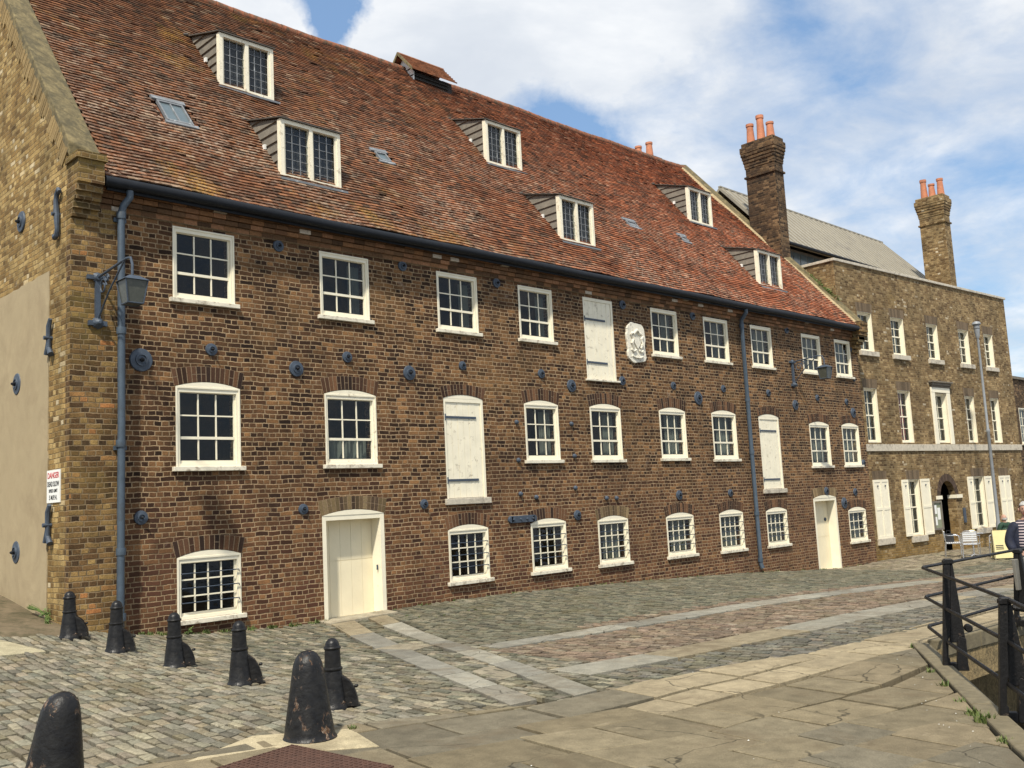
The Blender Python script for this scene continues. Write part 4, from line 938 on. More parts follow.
for u, v in [(13.81, 3.22), (15.47, 3.22), (13.81, 2.45), (15.51, 2.53), (13.82, 1.77), (15.48, 1.85), (16.49, 1.6), (16.83, 1.59), (14.27, 1.69)]:
    w = MB(); w.lathe([(.05, -.01), (.052, .02), (.035, .05), (.012, .06)], (u, 0, v), 10, ax=(0, -1, 0)); w.build('wall_anchor', M_IRON, mill)
for u, v in ((1.93, 6.37), (2.03, 3.81), (1.98, 1.24)): disc(FG, u, v, .17)
w = MB(); w.box(13.5, 14.16, -.05, -.0, 1.20, 1.34); w.lathe([(.07, 0), (.07, .05)], (13.5, 0, 1.27), 12, ax=(0, -1, 0)); w.lathe([(.07, 0), (.07, .05)], (14.16, 0, 1.27), 12, ax=(0, -1, 0))
for u in (13.55, 13.75, 13.93, 14.1): w.lathe([(.025, .04), (.025, .075), (.01, .08)], (u, 0, 1.27), 8, ax=(0, -1, 0))
w.build('long_wall_plate', M_IRON, mill, bevel=.008)
for y, z0, z1 in ((.30, 5.74, 6.40), (.58, 4.05, 4.55), (.56, 1.36, 1.88)):
    w = MB(); zm = (z0+z1)/2; X = 4.95
    pts = [(X, y-.11, z1-.02), (X, y-.07, z1+.02), (X, y, z1-.03), (X, y+.03, z1-.12), (X, y, zm), (X, y-.03, z0+.12), (X, y, z0+.02), (X, y+.07, z0), (X, y+.1, z0+.04)] if z0 > 5 else [(X, y-.06, z1+.02), (X, y+.0, z1-.08), (X, y+.01, zm), (X, y, z0+.1), (X, y-.09, z0)]
    w.tube(pts, [.03, .04, .036, .034, .045, .034, .036, .04, .03][:len(pts)], 8); w.tube([(5.0, y, zm), (4.88, y, zm)], .03, 8)
    if z0 < 5: w.tube([(X, y, zm-.02), (X, y+.10, z0+.02)], [.03, .035], 8); 
    w.build('tie_bar_anchor', M_IRON, mill, smooth=True)
# ------------------------------------------------------------------ chimneys (a stack is one part, pots its sub-parts)
def chimney(parent, F0, x0, x1, y0, y1, zb, zc, zt, m, pots, rot=0):
    w = MB(); w.box(x0, x1, y0, y1, zb, zc)
    H = zt-zc
    w.box(x0-.05, x1+.05, y0-.05, y1+.05, zc-.42, zc-.35); w.box(x0-.02, x1+.02, y0-.02, y1+.02, zc-.08, zc+.0)
    for i in range(4): p_ = .03+.022*i; w.box(x0-p_, x1+p_, y0-p_, y1+p_, zc+H*.14*i+.001, zc+H*.14*(i+1))
    w.box(x0-.11, x1+.11, y0-.11, y1+.11, zc+H*.56+.002, zc+H*.82); w.box(x0-.06, x1+.06, y0-.06, y1+.06, zc+H*.82+.002, zt)
    c = w.build('chimney', m, parent, bevel=.012)
    for (x, y, hh) in pots:
        q = MB(); q.lathe([(.15, -.05), (.145, .05), (.115, hh*.75), (.115, hh*.86), (.135, hh*.88), (.135, hh), (.1, hh), (.09, hh*.7)], (x, y, zt), 14); q.build('chimney_pot', M_TERRA, c, smooth=True)
    return c
chimney(mill, None, 28.42, 28.98, 1.82, 2.92, 8.0, 12.56, 13.38, MB_['chimney'], [(28.7, 2.78, .74), (28.7, 2.38, .93), (28.7, 2.02, .58)])
chimney(mill, None, 28.1, 28.7, 6.6, 7.6, 10.0, 13.6, 14.05, MB_['chimney'], [(28.4, 7.35, .62), (28.4, 6.85, .62)])
# ------------------------------------------------------------------ brick house beyond
house = empty('brick_house', tuple(HO))
tag(house, 'plain yellow brick Georgian house with stone string course, shutters and parapet beyond the mill', 'building')
HW = [(0.50, 1.38, 5.87, 7.16), (2.62, 3.48, 5.87, 7.15), (5.12, 5.94, 5.86, 7.14), (7.58, 8.40, 5.84, 7.13), (9.70, 10.48, 5.83, 7.12),
      (.45, 1.25, 2.92, 4.67), (2.62, 3.44, 2.92, 4.67), (5.18, 6.05, 2.92, 4.66), (7.52, 8.27, 2.93, 4.64), (9.66, 10.40, 2.93, 4.63),
      (.52, 1.28, -.10, 1.72), (2.68, 3.46, -.15, 1.70), (7.45, 8.36, -.16, 1.70), (9.74, 10.45, -.12, 1.68)]
hh_ = [hole(a, c, d, e) for a, c, d, e in HW]
AR = (4.88, 6.0); hh_.append(hole(AR[0], AR[1], -.95, 1.04, .56))
w = MB(); wallmesh(w, FH, [(-.67, -2), (11.95, -2), (11.95, 8.66), (-.67, 8.66)], hh_, .22)
w.add([FH(-.67, -2, 0), FH(-.67, -2, -9), FH(-.67, 8.66, -9), FH(-.67, 8.66, 0)], [(0, 1, 2, 3)]); w.add([FH(11.95, -2, 0), FH(11.95, -2, -9), FH(11.95, 8.66, -9), FH(11.95, 8.66, 0)], [(0, 1, 2, 3)])
w.add([FH(-.67, -2, -9), FH(11.95, -2, -9), FH(11.95, 8.66, -9), FH(-.67, 8.66, -9)], [(0, 1, 2, 3)])
w.add([FH(-.6, 8.2, -.3), FH(11.9, 8.2, -.3), FH(11.9, 8.2, -9), FH(-.6, 8.2, -9)], [(0, 1, 2, 3)])
hw = w.build('front_wall', MB_['house'], house)
w = MB(); F = FH
def hbx(mb, x0, x1, y0, y1, w0, w1): mb.hexa([FH(x0, y0, w0), FH(x1, y0, w0), FH(x1, y1, w0), FH(x0, y1, w0), FH(x0, y0, w1), FH(x1, y0, w1), FH(x1, y1, w1), FH(x0, y1, w1)])
hbx(w, -.72, 12.0, 8.662, 8.75, -.28, .06); hbx(w, -.72, -.38, 8.662, 8.75, -9, -.281); hbx(w, 11.65, 12.0, 8.662, 8.75, -9, -.281); w.build('parapet_coping', M_STONE, house, bevel=.01)
w = MB(); hbx(w, -.2, 12.0, 2.64, 2.86, -.02, .05); w.build('string_course', M_STONE, house, bevel=.008)
for (a, c, d, e) in HW:
    if (a, e) == (5.18, 4.66): continue
    w = MB(); n_ = 9
    for i in range(n_):
        x0 = a-.05+(c-a+.1)*i/n_; x1 = a-.05+(c-a+.1)*(i+1)/n_; k_ = random.uniform(.75, 1.3)
        w.prism([(x0+.002, e), (x1-.002, e), (x1-.002+(i-4)*.008, e+.30), (x0+.002+(i-4)*.008, e+.30)], -.02, .006, F=FH, col=(.135*k_, .098*k_, .062*k_))
    w.build('brick_lintel', M_VOUS, house)
for i, (a, c, d, e) in enumerate(HW):
    g_ = i >= 10; red = i in (6, 8)
    f = lambda u, v, w_: FH(u, v, w_-.085)
    sash(house, f, a, c, d, e, 2, 4, meet=2, fw=.05, fd=.1, sill=0, bar=.022, curt=[(.0, .48, .0, .95), (.55, 1, 0, 1)] if i not in (1, 6, 8) else [(.1, .5, .3, .95), (.55, 1, 0, 1)], mcurt=M_CURTR if red else M_CURT)
    if g_ or i < 5:
        s = MB(); hbx(s, a-.10, c+.14, d-.16 if not g_ else d-.20, d-.004, -.08, .09 if not g_ else .07); s.build('window_sill', M_STONE, house, bevel=.008)
    rv = MB()  # painted reveals
    for (x0, x1, y0, y1) in ((a, a+.012, d, e), (c-.012, c, d, e), (a+.012, c-.012, e-.012, e)): hbx(rv, x0, x1, y0, y1, -.085, -.003)
    rv.build('painted_reveal', M_WHITE, house)
w = MB(); a, c, e = 5.18, 6.05, 4.66     # stone surround of the middle window
hbx(w, a-.26, a-.01, 2.87, e+.02, -.02, .045); hbx(w, c+.01, c+.26, 2.87, e+.02, -.02, .045); hbx(w, a-.26, c+.26, e+.022, e+.2, -.02, .05); w.build('stone_surround', M_WHITE, house, bevel=.008)
w = MB(); hbx(w, a-.34, c+.36, e+.36, e+.42, -.02, .16); hbx(w, a-.28, c+.30, e+.27, e+.358, -.02, .11); hbx(w, a-.24, c+.26, e+.202, e+.268, -.02, .07); w.build('window_hood', M_SOOT, house, bevel=.008)
def shutter(x0, x1, y0, y1, tilt=0):
    f = MB(); hbx(f, x0, x1, y0, y1, .008, .03)
    xm, ym = (x0+x1)/2, (y0+y1)/2
    for (p0, p1) in ((y0, y0+.08), (y1-.08, y1), (ym-.04, ym+.04)): hbx(f, x0+.05, x1-.05, p0, p1, .03, .042)
    hbx(f, x0, x0+.05, y0, y1, .03, .042); hbx(f, x1-.05, x1, y0, y1, .03, .042)
    s = f.build('shutter', M_WHITE, house)
    k = MB()
    for yy_ in (y1-.2,): k.lathe([(.02, 0), (.035, .01), (.02, .03)], FH(xm, yy_, .04), 8, ax=tuple(HN))
    k.build('shutter_stud', M_IRON, s)
shutter(.44, .89, -.10, 1.74); shutter(.90, 1.36, -.10, 1.74)
shutter(2.24, 2.66, -.13, 1.70); shutter(3.50, 4.13, -.15, 1.70)
shutter(7.00, 7.44, -.15, 1.70); shutter(8.38, 8.95, -.18, 1.69)
shutter(9.62, 10.09, -.14, 1.68); shutter(10.10, 10.58, -.14, 1.68)
w = MB()   # arch ring of dark brick + white imposts
n_ = 19
for i in range(n_):
    t0, t1 = math.pi*(i+.06)/n_, math.pi*(i+.94)/n_; ra, rb = .56, .80; cxu = 5.44; k_ = random.uniform(.7, 1.3)
    vs = .70/.56
    q = [(cxu-math.cos(t)*r_*1.0, 1.04+math.sin(t)*r_*1.0) for t, r_ in ((t0, ra), (t1, ra), (t1, rb), (t0, rb))]
    w.prism(q, -.03, .008, F=FH, col=(.075*k_, .05*k_, .036*k_))
ring = w.build('door_arch', M_VOUS, house)
w = MB(); hbx(w, 4.55, 4.90, .98, 1.10, -.1, .06); hbx(w, 5.98, 6.42, .98, 1.10, -.29, .06); w.build('impost_block', M_WHITE, house)
for xa, xb in ((AR[1]-.01, AR[1]+.2), (AR[0]-.2, AR[0]+.01)): w = MB(); hbx(w, xa, xb, -1.0, 1.0, -.30, -.2); w.build('passage_wall', MB_['house'], house)
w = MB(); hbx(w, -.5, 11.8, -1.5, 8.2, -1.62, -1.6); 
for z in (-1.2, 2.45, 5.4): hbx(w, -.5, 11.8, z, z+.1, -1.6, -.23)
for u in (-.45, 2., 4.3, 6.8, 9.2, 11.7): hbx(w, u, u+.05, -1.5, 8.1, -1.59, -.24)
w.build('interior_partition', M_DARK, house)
# standing seam roof with a gable end
RX0, RX1, ry0, rz0, ryr, rzr = 28.9, 41.9, 2.05, 9.92, 4.3, 12.36
w = MB(); F = lambda u, v, w_: (w_, u, v)
w.prism([(ry0, rz0), (ryr, rzr), (6.6, rz0), (6.5, rz0-.08), (ryr, rzr-.12), (ry0+.08, rz0-.1)], RX0, RX1, F=F)
X = RX0+.1
sl2 = Vector((0, ryr-ry0, rzr-rz0)).normalized(); nn2 = Vector((0, -sl2.z, sl2.y))
while X < RX1:
    a_ = Vector((X, ry0, rz0)); c_ = Vector((X, ryr, rzr)); p_ = [a_-Vector((.012, 0, 0)), a_+Vector((.012, 0, 0)), c_+Vector((.012, 0, 0)), c_-Vector((.012, 0, 0))]
    w.hexa([tuple(q) for q in p_]+[tuple(q+nn2*.035) for q in p_]); X += .41
w.box(RX0, RX1+.02, ryr-.05, ryr+.05, rzr-.02, rzr+.03)
mr = w.build('metal_roof', M_ZINC, house)
w = MB(); w.add([(41.85, ry0+.1, rz0-.1), (41.85, 6.5, rz0-.1), (41.85, ryr, rzr-.1)], [(0, 1, 2)]); w.box(29.3, 41.8, 2.5, 6.4, 8.3, rz0-.02); w.build('attic_wall', M_BOARD, mr)
w = MB()
for i in range(12): w.box(29.4+i*.5, 29.4+i*.5+.44, 2.485, 2.495, 8.9, rz0-.12)
w.build('attic_glazing', M_RLG, mr)
w = MB(); w.tube([(RX0, ry0-.03, rz0-.06), (RX1, ry0-.03, rz0-.06)], .06, 8); w.build('metal_gutter', M_BLACK, mr)
chimney(house, None, 39.5, 40.1, .62, 1.62, 8.0, 12.42, 13.18, MB_['house'], [(39.8, 1.42, .84), (39.8, 1.1, .58), (39.8, .75, .72)])
# third building at the right edge
tb = empty('brick_outbuilding', (46, 1, -.9)); tag(tb, 'low dark brick building glimpsed past the right end of the house', 'building')
w = MB(); F3 = frame((42.6, 1.0, 0), (1, 0, 0), (0, -1, 0)); wallmesh(w, F3, [(0, -2), (14, -2), (14, 6.0), (0, 6.0)], [hole(4.3, 5.3, 3.0, 4.7), hole(7, 8, 3.0, 4.7)], .2)
w.add([F3(0, 6, 0), F3(14, 6, 0), F3(14, 6, -7), F3(0, 6, -7)], [(0, 1, 2, 3)]); w.add([F3(14, -2, 0), F3(14, 6, 0), F3(14, 6, -7), F3(14, -2, -7)], [(0, 1, 2, 3)])
w.build('front_wall', MB_['chimney'], tb)
w = MB(); w.box(42.6, 56.6, .9, 1.3, 6.002, 6.12); w.build('coping', M_SOOT, tb)
for a in (4.3, 7.): sash(tb, F3, a, a+1, 3.08, 4.7, 2, 4, meet=2, fw=.05, curt=[(0, 1, 0, 1)])
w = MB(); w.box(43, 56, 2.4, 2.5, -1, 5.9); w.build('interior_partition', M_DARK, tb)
# notice board by the arch
nb_ = empty('notice_board', FH(4.5, -.03, .02)); tag(nb_, 'narrow glazed notice board on the wall left of the dark arched doorway', 'notice board')
w = MB(); hbx(w, 4.17, 4.22, -.04, .93, .01, .07); hbx(w, 4.72, 4.78, -.04, .93, .01, .07); hbx(w, 4.22, 4.72, .87, .93, .01, .07); hbx(w, 4.22, 4.72, -.04, .03, .01, .07); w.build('case', M_BOARD, nb_)
w = MB(); hbx(w, 4.22, 4.72, .03, .87, .01, .03); w.build('backboard', simple('cork_green', (.22, .24, .16), .8), nb_)
w = MB(); hbx(w, 4.26, 4.44, .5, .8, .032, .035); hbx(w, 4.48, 4.68, .3, .7, .032, .035); hbx(w, 4.28, 4.42, .12, .4, .032, .035); w.build('paper', M_SIGNW, nb_)
exec_later = True
# wall post box / meter by the arch
w = MB(); hbx(w, 6.42, 6.58, .1, .62, .0, .05); o = w.build('intercom', M_IRON, None, bevel=.01); tag(o, 'narrow dark intercom box on the brick wall right of the arched doorway', 'intercom')
# ------------------------------------------------------------------ stone tablet
w = MB(); cx_, cz_ = 17.89, 5.18
out = []
for t in range(40):
    a = 2*math.pi*t/40; ca_, sa_ = math.cos(a), math.sin(a); r_ = 1/max(abs(ca_)/.335, abs(sa_)/.47); r_ = min(r_, .50)
    out.append((cx_+ca_*r_*(1+.05*math.sin(5*a)+random.uniform(-.03, .03)), cz_+sa_*r_*(1+.03*math.cos(7*a)+random.uniform(-.02, .02))))
w.prism(out, -.01, .05, F=FM); tabl = w.build('carved_stone_tablet', simple('white_carved_stone', (.70, .66, .55), .85, var=.08, bump=.7, bs=30, grime=(.10, .085, .07), gs=13, gt=(.58, .63)), None, bevel=.012)
tag(tabl, 'weathered white carved stone tablet on the brick wall right of the top loading door', 'carved tablet')
w = MB()
shield = [(cx_-.11, cz_+.12), (cx_+.11, cz_+.12), (cx_+.11, cz_-.02), (cx_, cz_-.15), (cx_-.11, cz_-.02)]
w.prism(shield, .048, .085, F=FM)
for sg in (-1, 1):
    w.tube([FM(cx_+sg*.13, cz_-.13, .06), FM(cx_+sg*.2, cz_-.02, .075), FM(cx_+sg*.15, cz_+.08, .075), FM(cx_+sg*.22, cz_+.17, .07), FM(cx_+sg*.14, cz_+.24, .06)], [.03, .035, .03, .028, .02], 7)
    w.tube([FM(cx_+sg*.05, cz_-.18, .06), FM(cx_+sg*.15, cz_-.22, .07), FM(cx_+sg*.22, cz_-.17, .06)], [.028, .03, .02], 7)
w.tube([FM(cx_-.12, cz_+.2, .06), FM(cx_, cz_+.29, .08), FM(cx_+.12, cz_+.2, .06)], [.03, .04, .03], 7)
w.tube([FM(cx_-.2, cz_-.32, .055), FM(cx_-.08, cz_-.36, .065), FM(cx_+.08, cz_-.36, .065), FM(cx_+.2, cz_-.32, .055)], .025, 7)
w.build('relief', tabl.data.materials[0], tabl, smooth=True)
# ------------------------------------------------------------------ danger sign
ds_ = empty('danger_sign', FG(.44, 1.9, .02)); tag(ds_, 'small white warning sign with red and black lettering on the gable corner', 'sign')
w = MB(); w.box(0, 1, 0, 1, 0, 1) if False else None
w.prism([(.2, 1.93), (.70, 1.93), (.70, 2.39), (.2, 2.39)], .002, .018, F=FG); w.build('sign_plate', M_SIGNW, ds_)
def text(s, size, F_loc, rot, m, parent, name='lettering', sx=1):
    cu = bpy.data.curves.new(name, 'FONT'); cu.body = s; cu.size = size; cu.align_x = 'CENTER'; cu.align_y = 'CENTER'; cu.extrude = .0015; cu.offset = size*.012
    to = bpy.data.objects.new('tmp', cu); COL.objects.link(to); to.matrix_world = Matrix.Translation(F_loc)@rot@Matrix.Diagonal((sx, 1, 1, 1))
    bpy.context.view_layer.update(); dg = bpy.context.evaluated_depsgraph_get(); me = bpy.data.meshes.new_from_object(to.evaluated_get(dg)); me.transform(to.matrix_world); me.transform(Matrix.Translation(-org(parent)))
    me.materials.clear(); me.materials.append(m); bpy.data.objects.remove(to); ob = bpy.data.objects.new(name, me); COL.objects.link(ob); ob.parent = parent; return ob
rotg = Matrix(((0, 0, -1, 0), (-1, 0, 0, 0), (0, 1, 0, 0), (0, 0, 0, 1)))
for s, sz, z, m_, sx in (('DANGER', .115, 2.31, M_RED, .95), ('DEAD SLOW', .10, 2.19, M_BLK, .78), ('SPEED LIMIT', .065, 2.095, M_BLK, .95), ('5 M.P.H.', .09, 2.0, M_BLK, 1)):
    text(s, sz, Vector(FG(.45, z, .0195)), rotg, m_, ds_, sx=sx)
# ------------------------------------------------------------------ wall lanterns
def lantern(x, yw, zt, reach, label):
    t = empty('wall_lantern', (x, yw, zt-.35)); tag(t, label, 'wall lantern', 'lanterns on scrolled wall brackets')
    w = MB()
    w.box(x-.035, x+.035, yw-.05, yw, zt-.68, zt+.02); w.lathe([(.07, 0), (.09, .03), (.05, .09), (.02, .12)], (x, yw, zt-.66), 8, ax=(0, -1, 0)); w.lathe([(.06, 0), (.08, .03), (.04, .08)], (x, yw, zt), 8, ax=(0, -1, 0))
    w.box(x-.13, x+.13, yw-.05, yw, zt-.70, zt-.63); w.box(x-.15, x+.15, yw-.05, yw, zt-.03, zt+.03)
    ye_ = yw-reach
    w.tube([(x, yw-.04, zt), (x, yw-reach*.5, zt+.04), (x, ye_+.18, zt+.07), (x, ye_+.05, zt+.05), (x, ye_, zt-.05), (x, ye_, zt-.27)], .018, 8)
    w.tube([(x, yw-.06, zt-.60), (x, yw-reach*.35, zt-.28), (x, yw-reach*.78, zt+.05)], .013, 8)
    for c0, r0 in (((.22, -.17), .12), ((.36, -.07), .06)):
        pts = [(x, yw-c0[0]-math.cos(a/14*2.6*math.pi)*r0*(1-a/22), zt+c0[1]+math.sin(a/14*2.6*math.pi)*r0*(1-a/22)) for a in range(15)]
        w.tube(pts, .013, 6)
    w.build('bracket', M_IRON, t, smooth=True)
    zl = zt-.27; a, c = .15, .105; h = .31
    w = MB()
    w.hexa([(x-a-.02, ye_-a-.02, zl-.02), (x+a+.02, ye_-a-.02, zl-.02), (x+a+.02, ye_+a+.02, zl-.02), (x-a-.02, ye_+a+.02, zl-.02), (x-.07, ye_-.07, zl+.05), (x+.07, ye_-.07, zl+.05), (x+.07, ye_+.07, zl+.05), (x-.07, ye_+.07, zl+.05)])
    for sx_ in (-1, 1):
        for sy_ in (-1, 1): w.tube([(x+sx_*a, ye_+sy_*a, zl-.02), (x+sx_*c, ye_+sy_*c, zl-.02-h)], .010, 6)
    for s_ in (-1, 1):
        w.tube([(x-c, ye_+s_*c, zl-.02-h), (x+c, ye_+s_*c, zl-.02-h)], .010, 6); w.tube([(x+s_*c, ye_-c, zl-.02-h), (x+s_*c, ye_+c, zl-.02-h)], .010, 6)
    w.build('lantern_frame', M_IRON, t)
    w = MB(); a2, c2 = a-.006, c-.006
    w.hexa([(x-c2, ye_-c2, zl-.02-h), (x+c2, ye_-c2, zl-.02-h), (x+c2, ye_+c2, zl-.02-h), (x-c2, ye_+c2, zl-.02-h), (x-a2, ye_-a2, zl-.022), (x+a2, ye_-a2, zl-.022), (x+a2, ye_+a2, zl-.022), (x-a2, ye_+a2, zl-.022)])
    w.build('lantern_glass', M_LGLASS, t)
lantern(5.37, -.1, 5.10, 1.2, 'wrought iron wall lantern beside the drainpipe at the left corner of the mill')
lantern(25.1, 0, 5.20, 1.0, 'wrought iron wall lantern in front of the right end upper windows of the mill')
# ------------------------------------------------------------------ street lamp
lp = empty('street_lamp', (36.2, -1.3, g1(36.2, -1.3))); tag(lp, 'tall slim grey lamp post standing against the front of the yellow brick house', 'lamp post')
w = MB(); zb = g1(36.2, -1.3); w.lathe([(.085, 0), (.085, .9), (.06, 1.0), (.055, 4.1), (.068, 4.12), (.068, 4.2), (.045, 4.25), (.04, 7.55), (.055, 7.6)], (36.2, -1.3, zb), 14); w.build('pole', M_GREYIRON, lp, smooth=True)
w = MB(); w.lathe([(.05, 7.5), (.08, 7.6), (.10, 7.85), (.12, 7.87)], (36.2, -1.3, zb), 14); w.lathe([(.145, 8.0), (.16, 8.02), (.12, 8.1), (.03, 8.13)], (36.2, -1.3, zb), 14)
w.lathe([(.10, 7.87), (.11, 8.0)], (36.2, -1.3, zb), 14); w.build('lamp_head', M_GREYIRON, lp, smooth=True)
# ------------------------------------------------------------------ bollards
def small_bollard():
    t = empty('cannon_bollard', (0, 0, 0)); w = MB()
    w.lathe([(.145, -.05), (.145, .006), (.135, .02), (.122, .05), (.105, .20), (.084, .355), (.09, .36), (.094, .372), (.09, .385), (.079, .39), (.073, .56), (.079, .565), (.083, .577), (.078, .59), (.069, .595), (.066, .615), (.056, .64), (.036, .663), (.012, .672)], (0, 0, 0), 24)
    w.build('post', M_BOLS, t, smooth=True)
    w = MB(); F = lambda u, v, q: (u, q, v)
    w.prism([(.07, .0), (.235, .0), (.225, .09), (.20, .17), (.155, .25), (.08, .31)], -.04, .04, F=F); w.lathe([(.012, -.02), (.02, 0), (.012, .02)], (.215, 0, .19), 8, ax=(1, 0, .3)); w.build('fin', M_BOLS, t, bevel=.012)
    return t
def copy_tree(o, parent=None):
    c = o.copy(); COL.objects.link(c); c.parent = parent
    for ch in [x for x in bpy.data.objects if x.parent == o]: copy_tree(ch, c)
    return c
BS = [(4.80, -.70, 'black finned bollard at the brick corner pier, farthest left and smallest of the row'),
      (5.00, -1.66, 'black finned bollard just in front of the foot of the blue drainpipe'),
      (5.14, -2.96, 'black finned bollard overlapping the lower left of the barred window'),
      (5.16, -4.42, 'black finned bollard standing right of the barred window, alone on the cobbles'),
      (5.18, -6.09, 'black finned bollard standing directly behind the big chipped conical one')]
proto = small_bollard()
for i, (x, y, lb) in enumerate(BS):
    o = proto if i == 0 else copy_tree(proto); o.location = (x, y, g1(x, y)-.005); o.rotation_euler = (random.uniform(-.03, .02), random.uniform(-.02, .02), R(-32+random.uniform(-8, 8))); tag(o, lb, 'bollard', 'row of finned bollards on the cobbles')
    s_ = (.87, .92, .91, .96, .92)[i]; o.scale = (.97, .97, s_)
def big_bollard(x, y, lb, lean=(0, 0), rz_=0):
    w = MB(); z = g1(x, y)
    prof = [(.215, -.03), (.215, .015), (.20, .03), (.195, .06), (.168, .25), (.143, .42), (.124, .55), (.115, .60), (.100, .645), (.075, .682), (.045, .703), (.015, .711)]
    w.lathe(prof, (0, 0, 0), 32, lean=lean); o = w.build('conical_bollard', M_BOLL, None, smooth=True); o.location = (x, y, z); o.rotation_euler = (0, 0, rz_); o.scale = (1, 1, .96); tag(o, lb, 'bollard', 'pair of large conical bollards')
big_bollard(4.33, -7.01, 'large conical black bollard with chipped paint on a pale stone pad')
big_bollard(2.29, -7.26, 'large leaning conical bollard with an orange rust band, cut off by the bottom edge', lean=(.07, -.07), rz_=0)
w = MB(); w.lathe([(.1445, .438), (.1465, .45), (.1445, .462)], (0, 0, 0), 32)
# brown chequer plate
cp = empty('cover_plate', (3.7, -7.5, g1(3.7, -7.5))); tag(cp, 'rust brown chequered metal cover plate set in the paving at the bottom edge', 'cover plate')
w = MB(); A_, B_, C_ = Vector((4.10, -7.13, 0)), Vector((3.18, -7.35, 0)), Vector((4.25, -8.2, 0)); eu = (B_-A_); ev = (C_-A_)
def cpt(u, v, h): p = A_+eu*u+ev*v; return (p.x, p.y, g1(p.x, p.y)+.012+h)
w.hexa([cpt(0, 0, -.03), cpt(1, 0, -.03), cpt(1, 1, -.03), cpt(0, 1, -.03), cpt(0, 0, .008), cpt(1, 0, .008), cpt(1, 1, .008), cpt(0, 1, .008)]); w.build('plate', M_RUST, cp)
w = MB()
for i in range(20):
    for j in range(22):
        u, v = (i+.5)/20, (j+.5)/22; a = .012 if (i+j) % 2 else .005; c = .005 if (i+j) % 2 else .012
        p = [cpt(u-a, v-c, .009), cpt(u+a, v-c, .009), cpt(u+a, v+c, .009), cpt(u-a, v+c, .009)]; w.hexa(p+[(x_, y_, z_+.005) for x_, y_, z_ in p])
w.build('tread_studs', M_RUST, cp)['kind'] = 'stuff'
# ------------------------------------------------------------------ railing
rail = empty('railing', (10.4, -9.75, g1(10.4, -9.75))); tag(rail, 'black iron three rail guard railing with tapered posts round the corner of the basin', 'railing')
kd = Vector((PB[0]-PA[0], PB[1]-PA[1], 0)).normalized()
tip = Vector((11.17, -9.08, 0)); fd_ = Vector((PC[0]-PA[0], PC[1]-PA[1], 0)).normalized()
P1 = Vector((10.20, -9.66, 0)); P2 = Vector((8.28, -10.86, 0)); P0 = Vector((5.6, -12.43, 0)); RM = Vector((-kd.y, kd.x, 0)); RM = RM if RM.y < 0 else -RM
for z in (.63, .30, -.03):
    w = MB(); a = [tuple(p+Vector((0, 0, z))) for p in (P0+RM*.08, P2+RM*(.02+.10*(z+.3)), P1+RM*(.0+.06*(z+.3)), tip+Vector((-.06, -.04, 0)), tip+Vector((.05, .0, 0)), Vector((13.9, -9.16, 0)), Vector((20, -9.75, 0)))]
    w.tube(a, .018, 8); w.build('rail', M_RAIL, rail, smooth=True)
def rpost(P, brace, far=False, H=1.0):
    # tapered cast post: upright edge on the walkway side, buttress edge towards the basin
    z0 = g1(P.x, P.y); m_ = RM if not far else Vector((-.06, -1, 0)).normalized(); t_ = kd if not far else fd_
    def F(u, v, w): p = P+m_*(u+.10*v)+t_*w; return (p.x, p.y, z0+v)
    w = MB()
    w.prism([(-.05, -.02), (.015, -.02), (.015, .10), (-.0, .12), (-.0, .30), (.015, .33), (.015, H), (-.05, H)], -.035, .035, F=F)
    w.prism([(.085, -.02), (.20, -.02), (.185, .05), (.165, .30), (.10, .33), (.085, .30)], -.035, .035, F=F)
    w.prism([(.016, -.02), (.084, -.02), (.084, .06), (.016, .06)], -.034, .034, F=F)
    w.prism([(.016, .26), (.084, .26), (.10, .331), (.158, .302), (.036, H), (.016, H)], -.033, .033, F=F)
    w.prism([(-.058, H), (.045, H), (.045, H+.03), (.028, H+.05), (-.04, H+.05), (-.058, H+.03)], -.045, .045, F=F)
    p = w.build('post', M_RAIL, rail, bevel=.006)
    if brace:
        w = MB(); w.tube([F(.05, H-.03, 0), F(.15, H-.05, 0), F(.26, H-.16, 0), F(.34, H-.38, 0), F(.37, H-.7, 0), F(.38, H-1.2, 0)], .024, 8); w.build('brace', M_RAIL, p, smooth=True)
    else:
        w = MB(); w.lathe([(.03, -.045), (.04, -.03), (.04, .03), (.03, .045)], F(.19, .40, 0), 14, ax=tuple(t_)); w.build('bracket', M_RAIL, p, smooth=True)
rpost(P1, 0, H=1.05); rpost(P2, 1, H=.90); rpost(P0, 1, H=.92); rpost(Vector((13.80, -9.17, 0)), 0, True, H=.93); rpost(Vector((18.2, -9.55, 0)), 0, True, H=.95)
# panel on the far post
w = MB(); Fp = frame((13.68, -9.19, 0), tuple(fd_), tuple(Vector((fd_.y, -fd_.x, 0)))); w.prism([(.0, .13), (.62, .13), (.63, .53), (-.03, .53)], .03, .07, F=Fp); o = w.build('rail_panel', M_PANEL, None, bevel=.006)
tag(o, 'plain grey panel fixed to the black railing in front of the man', 'panel')
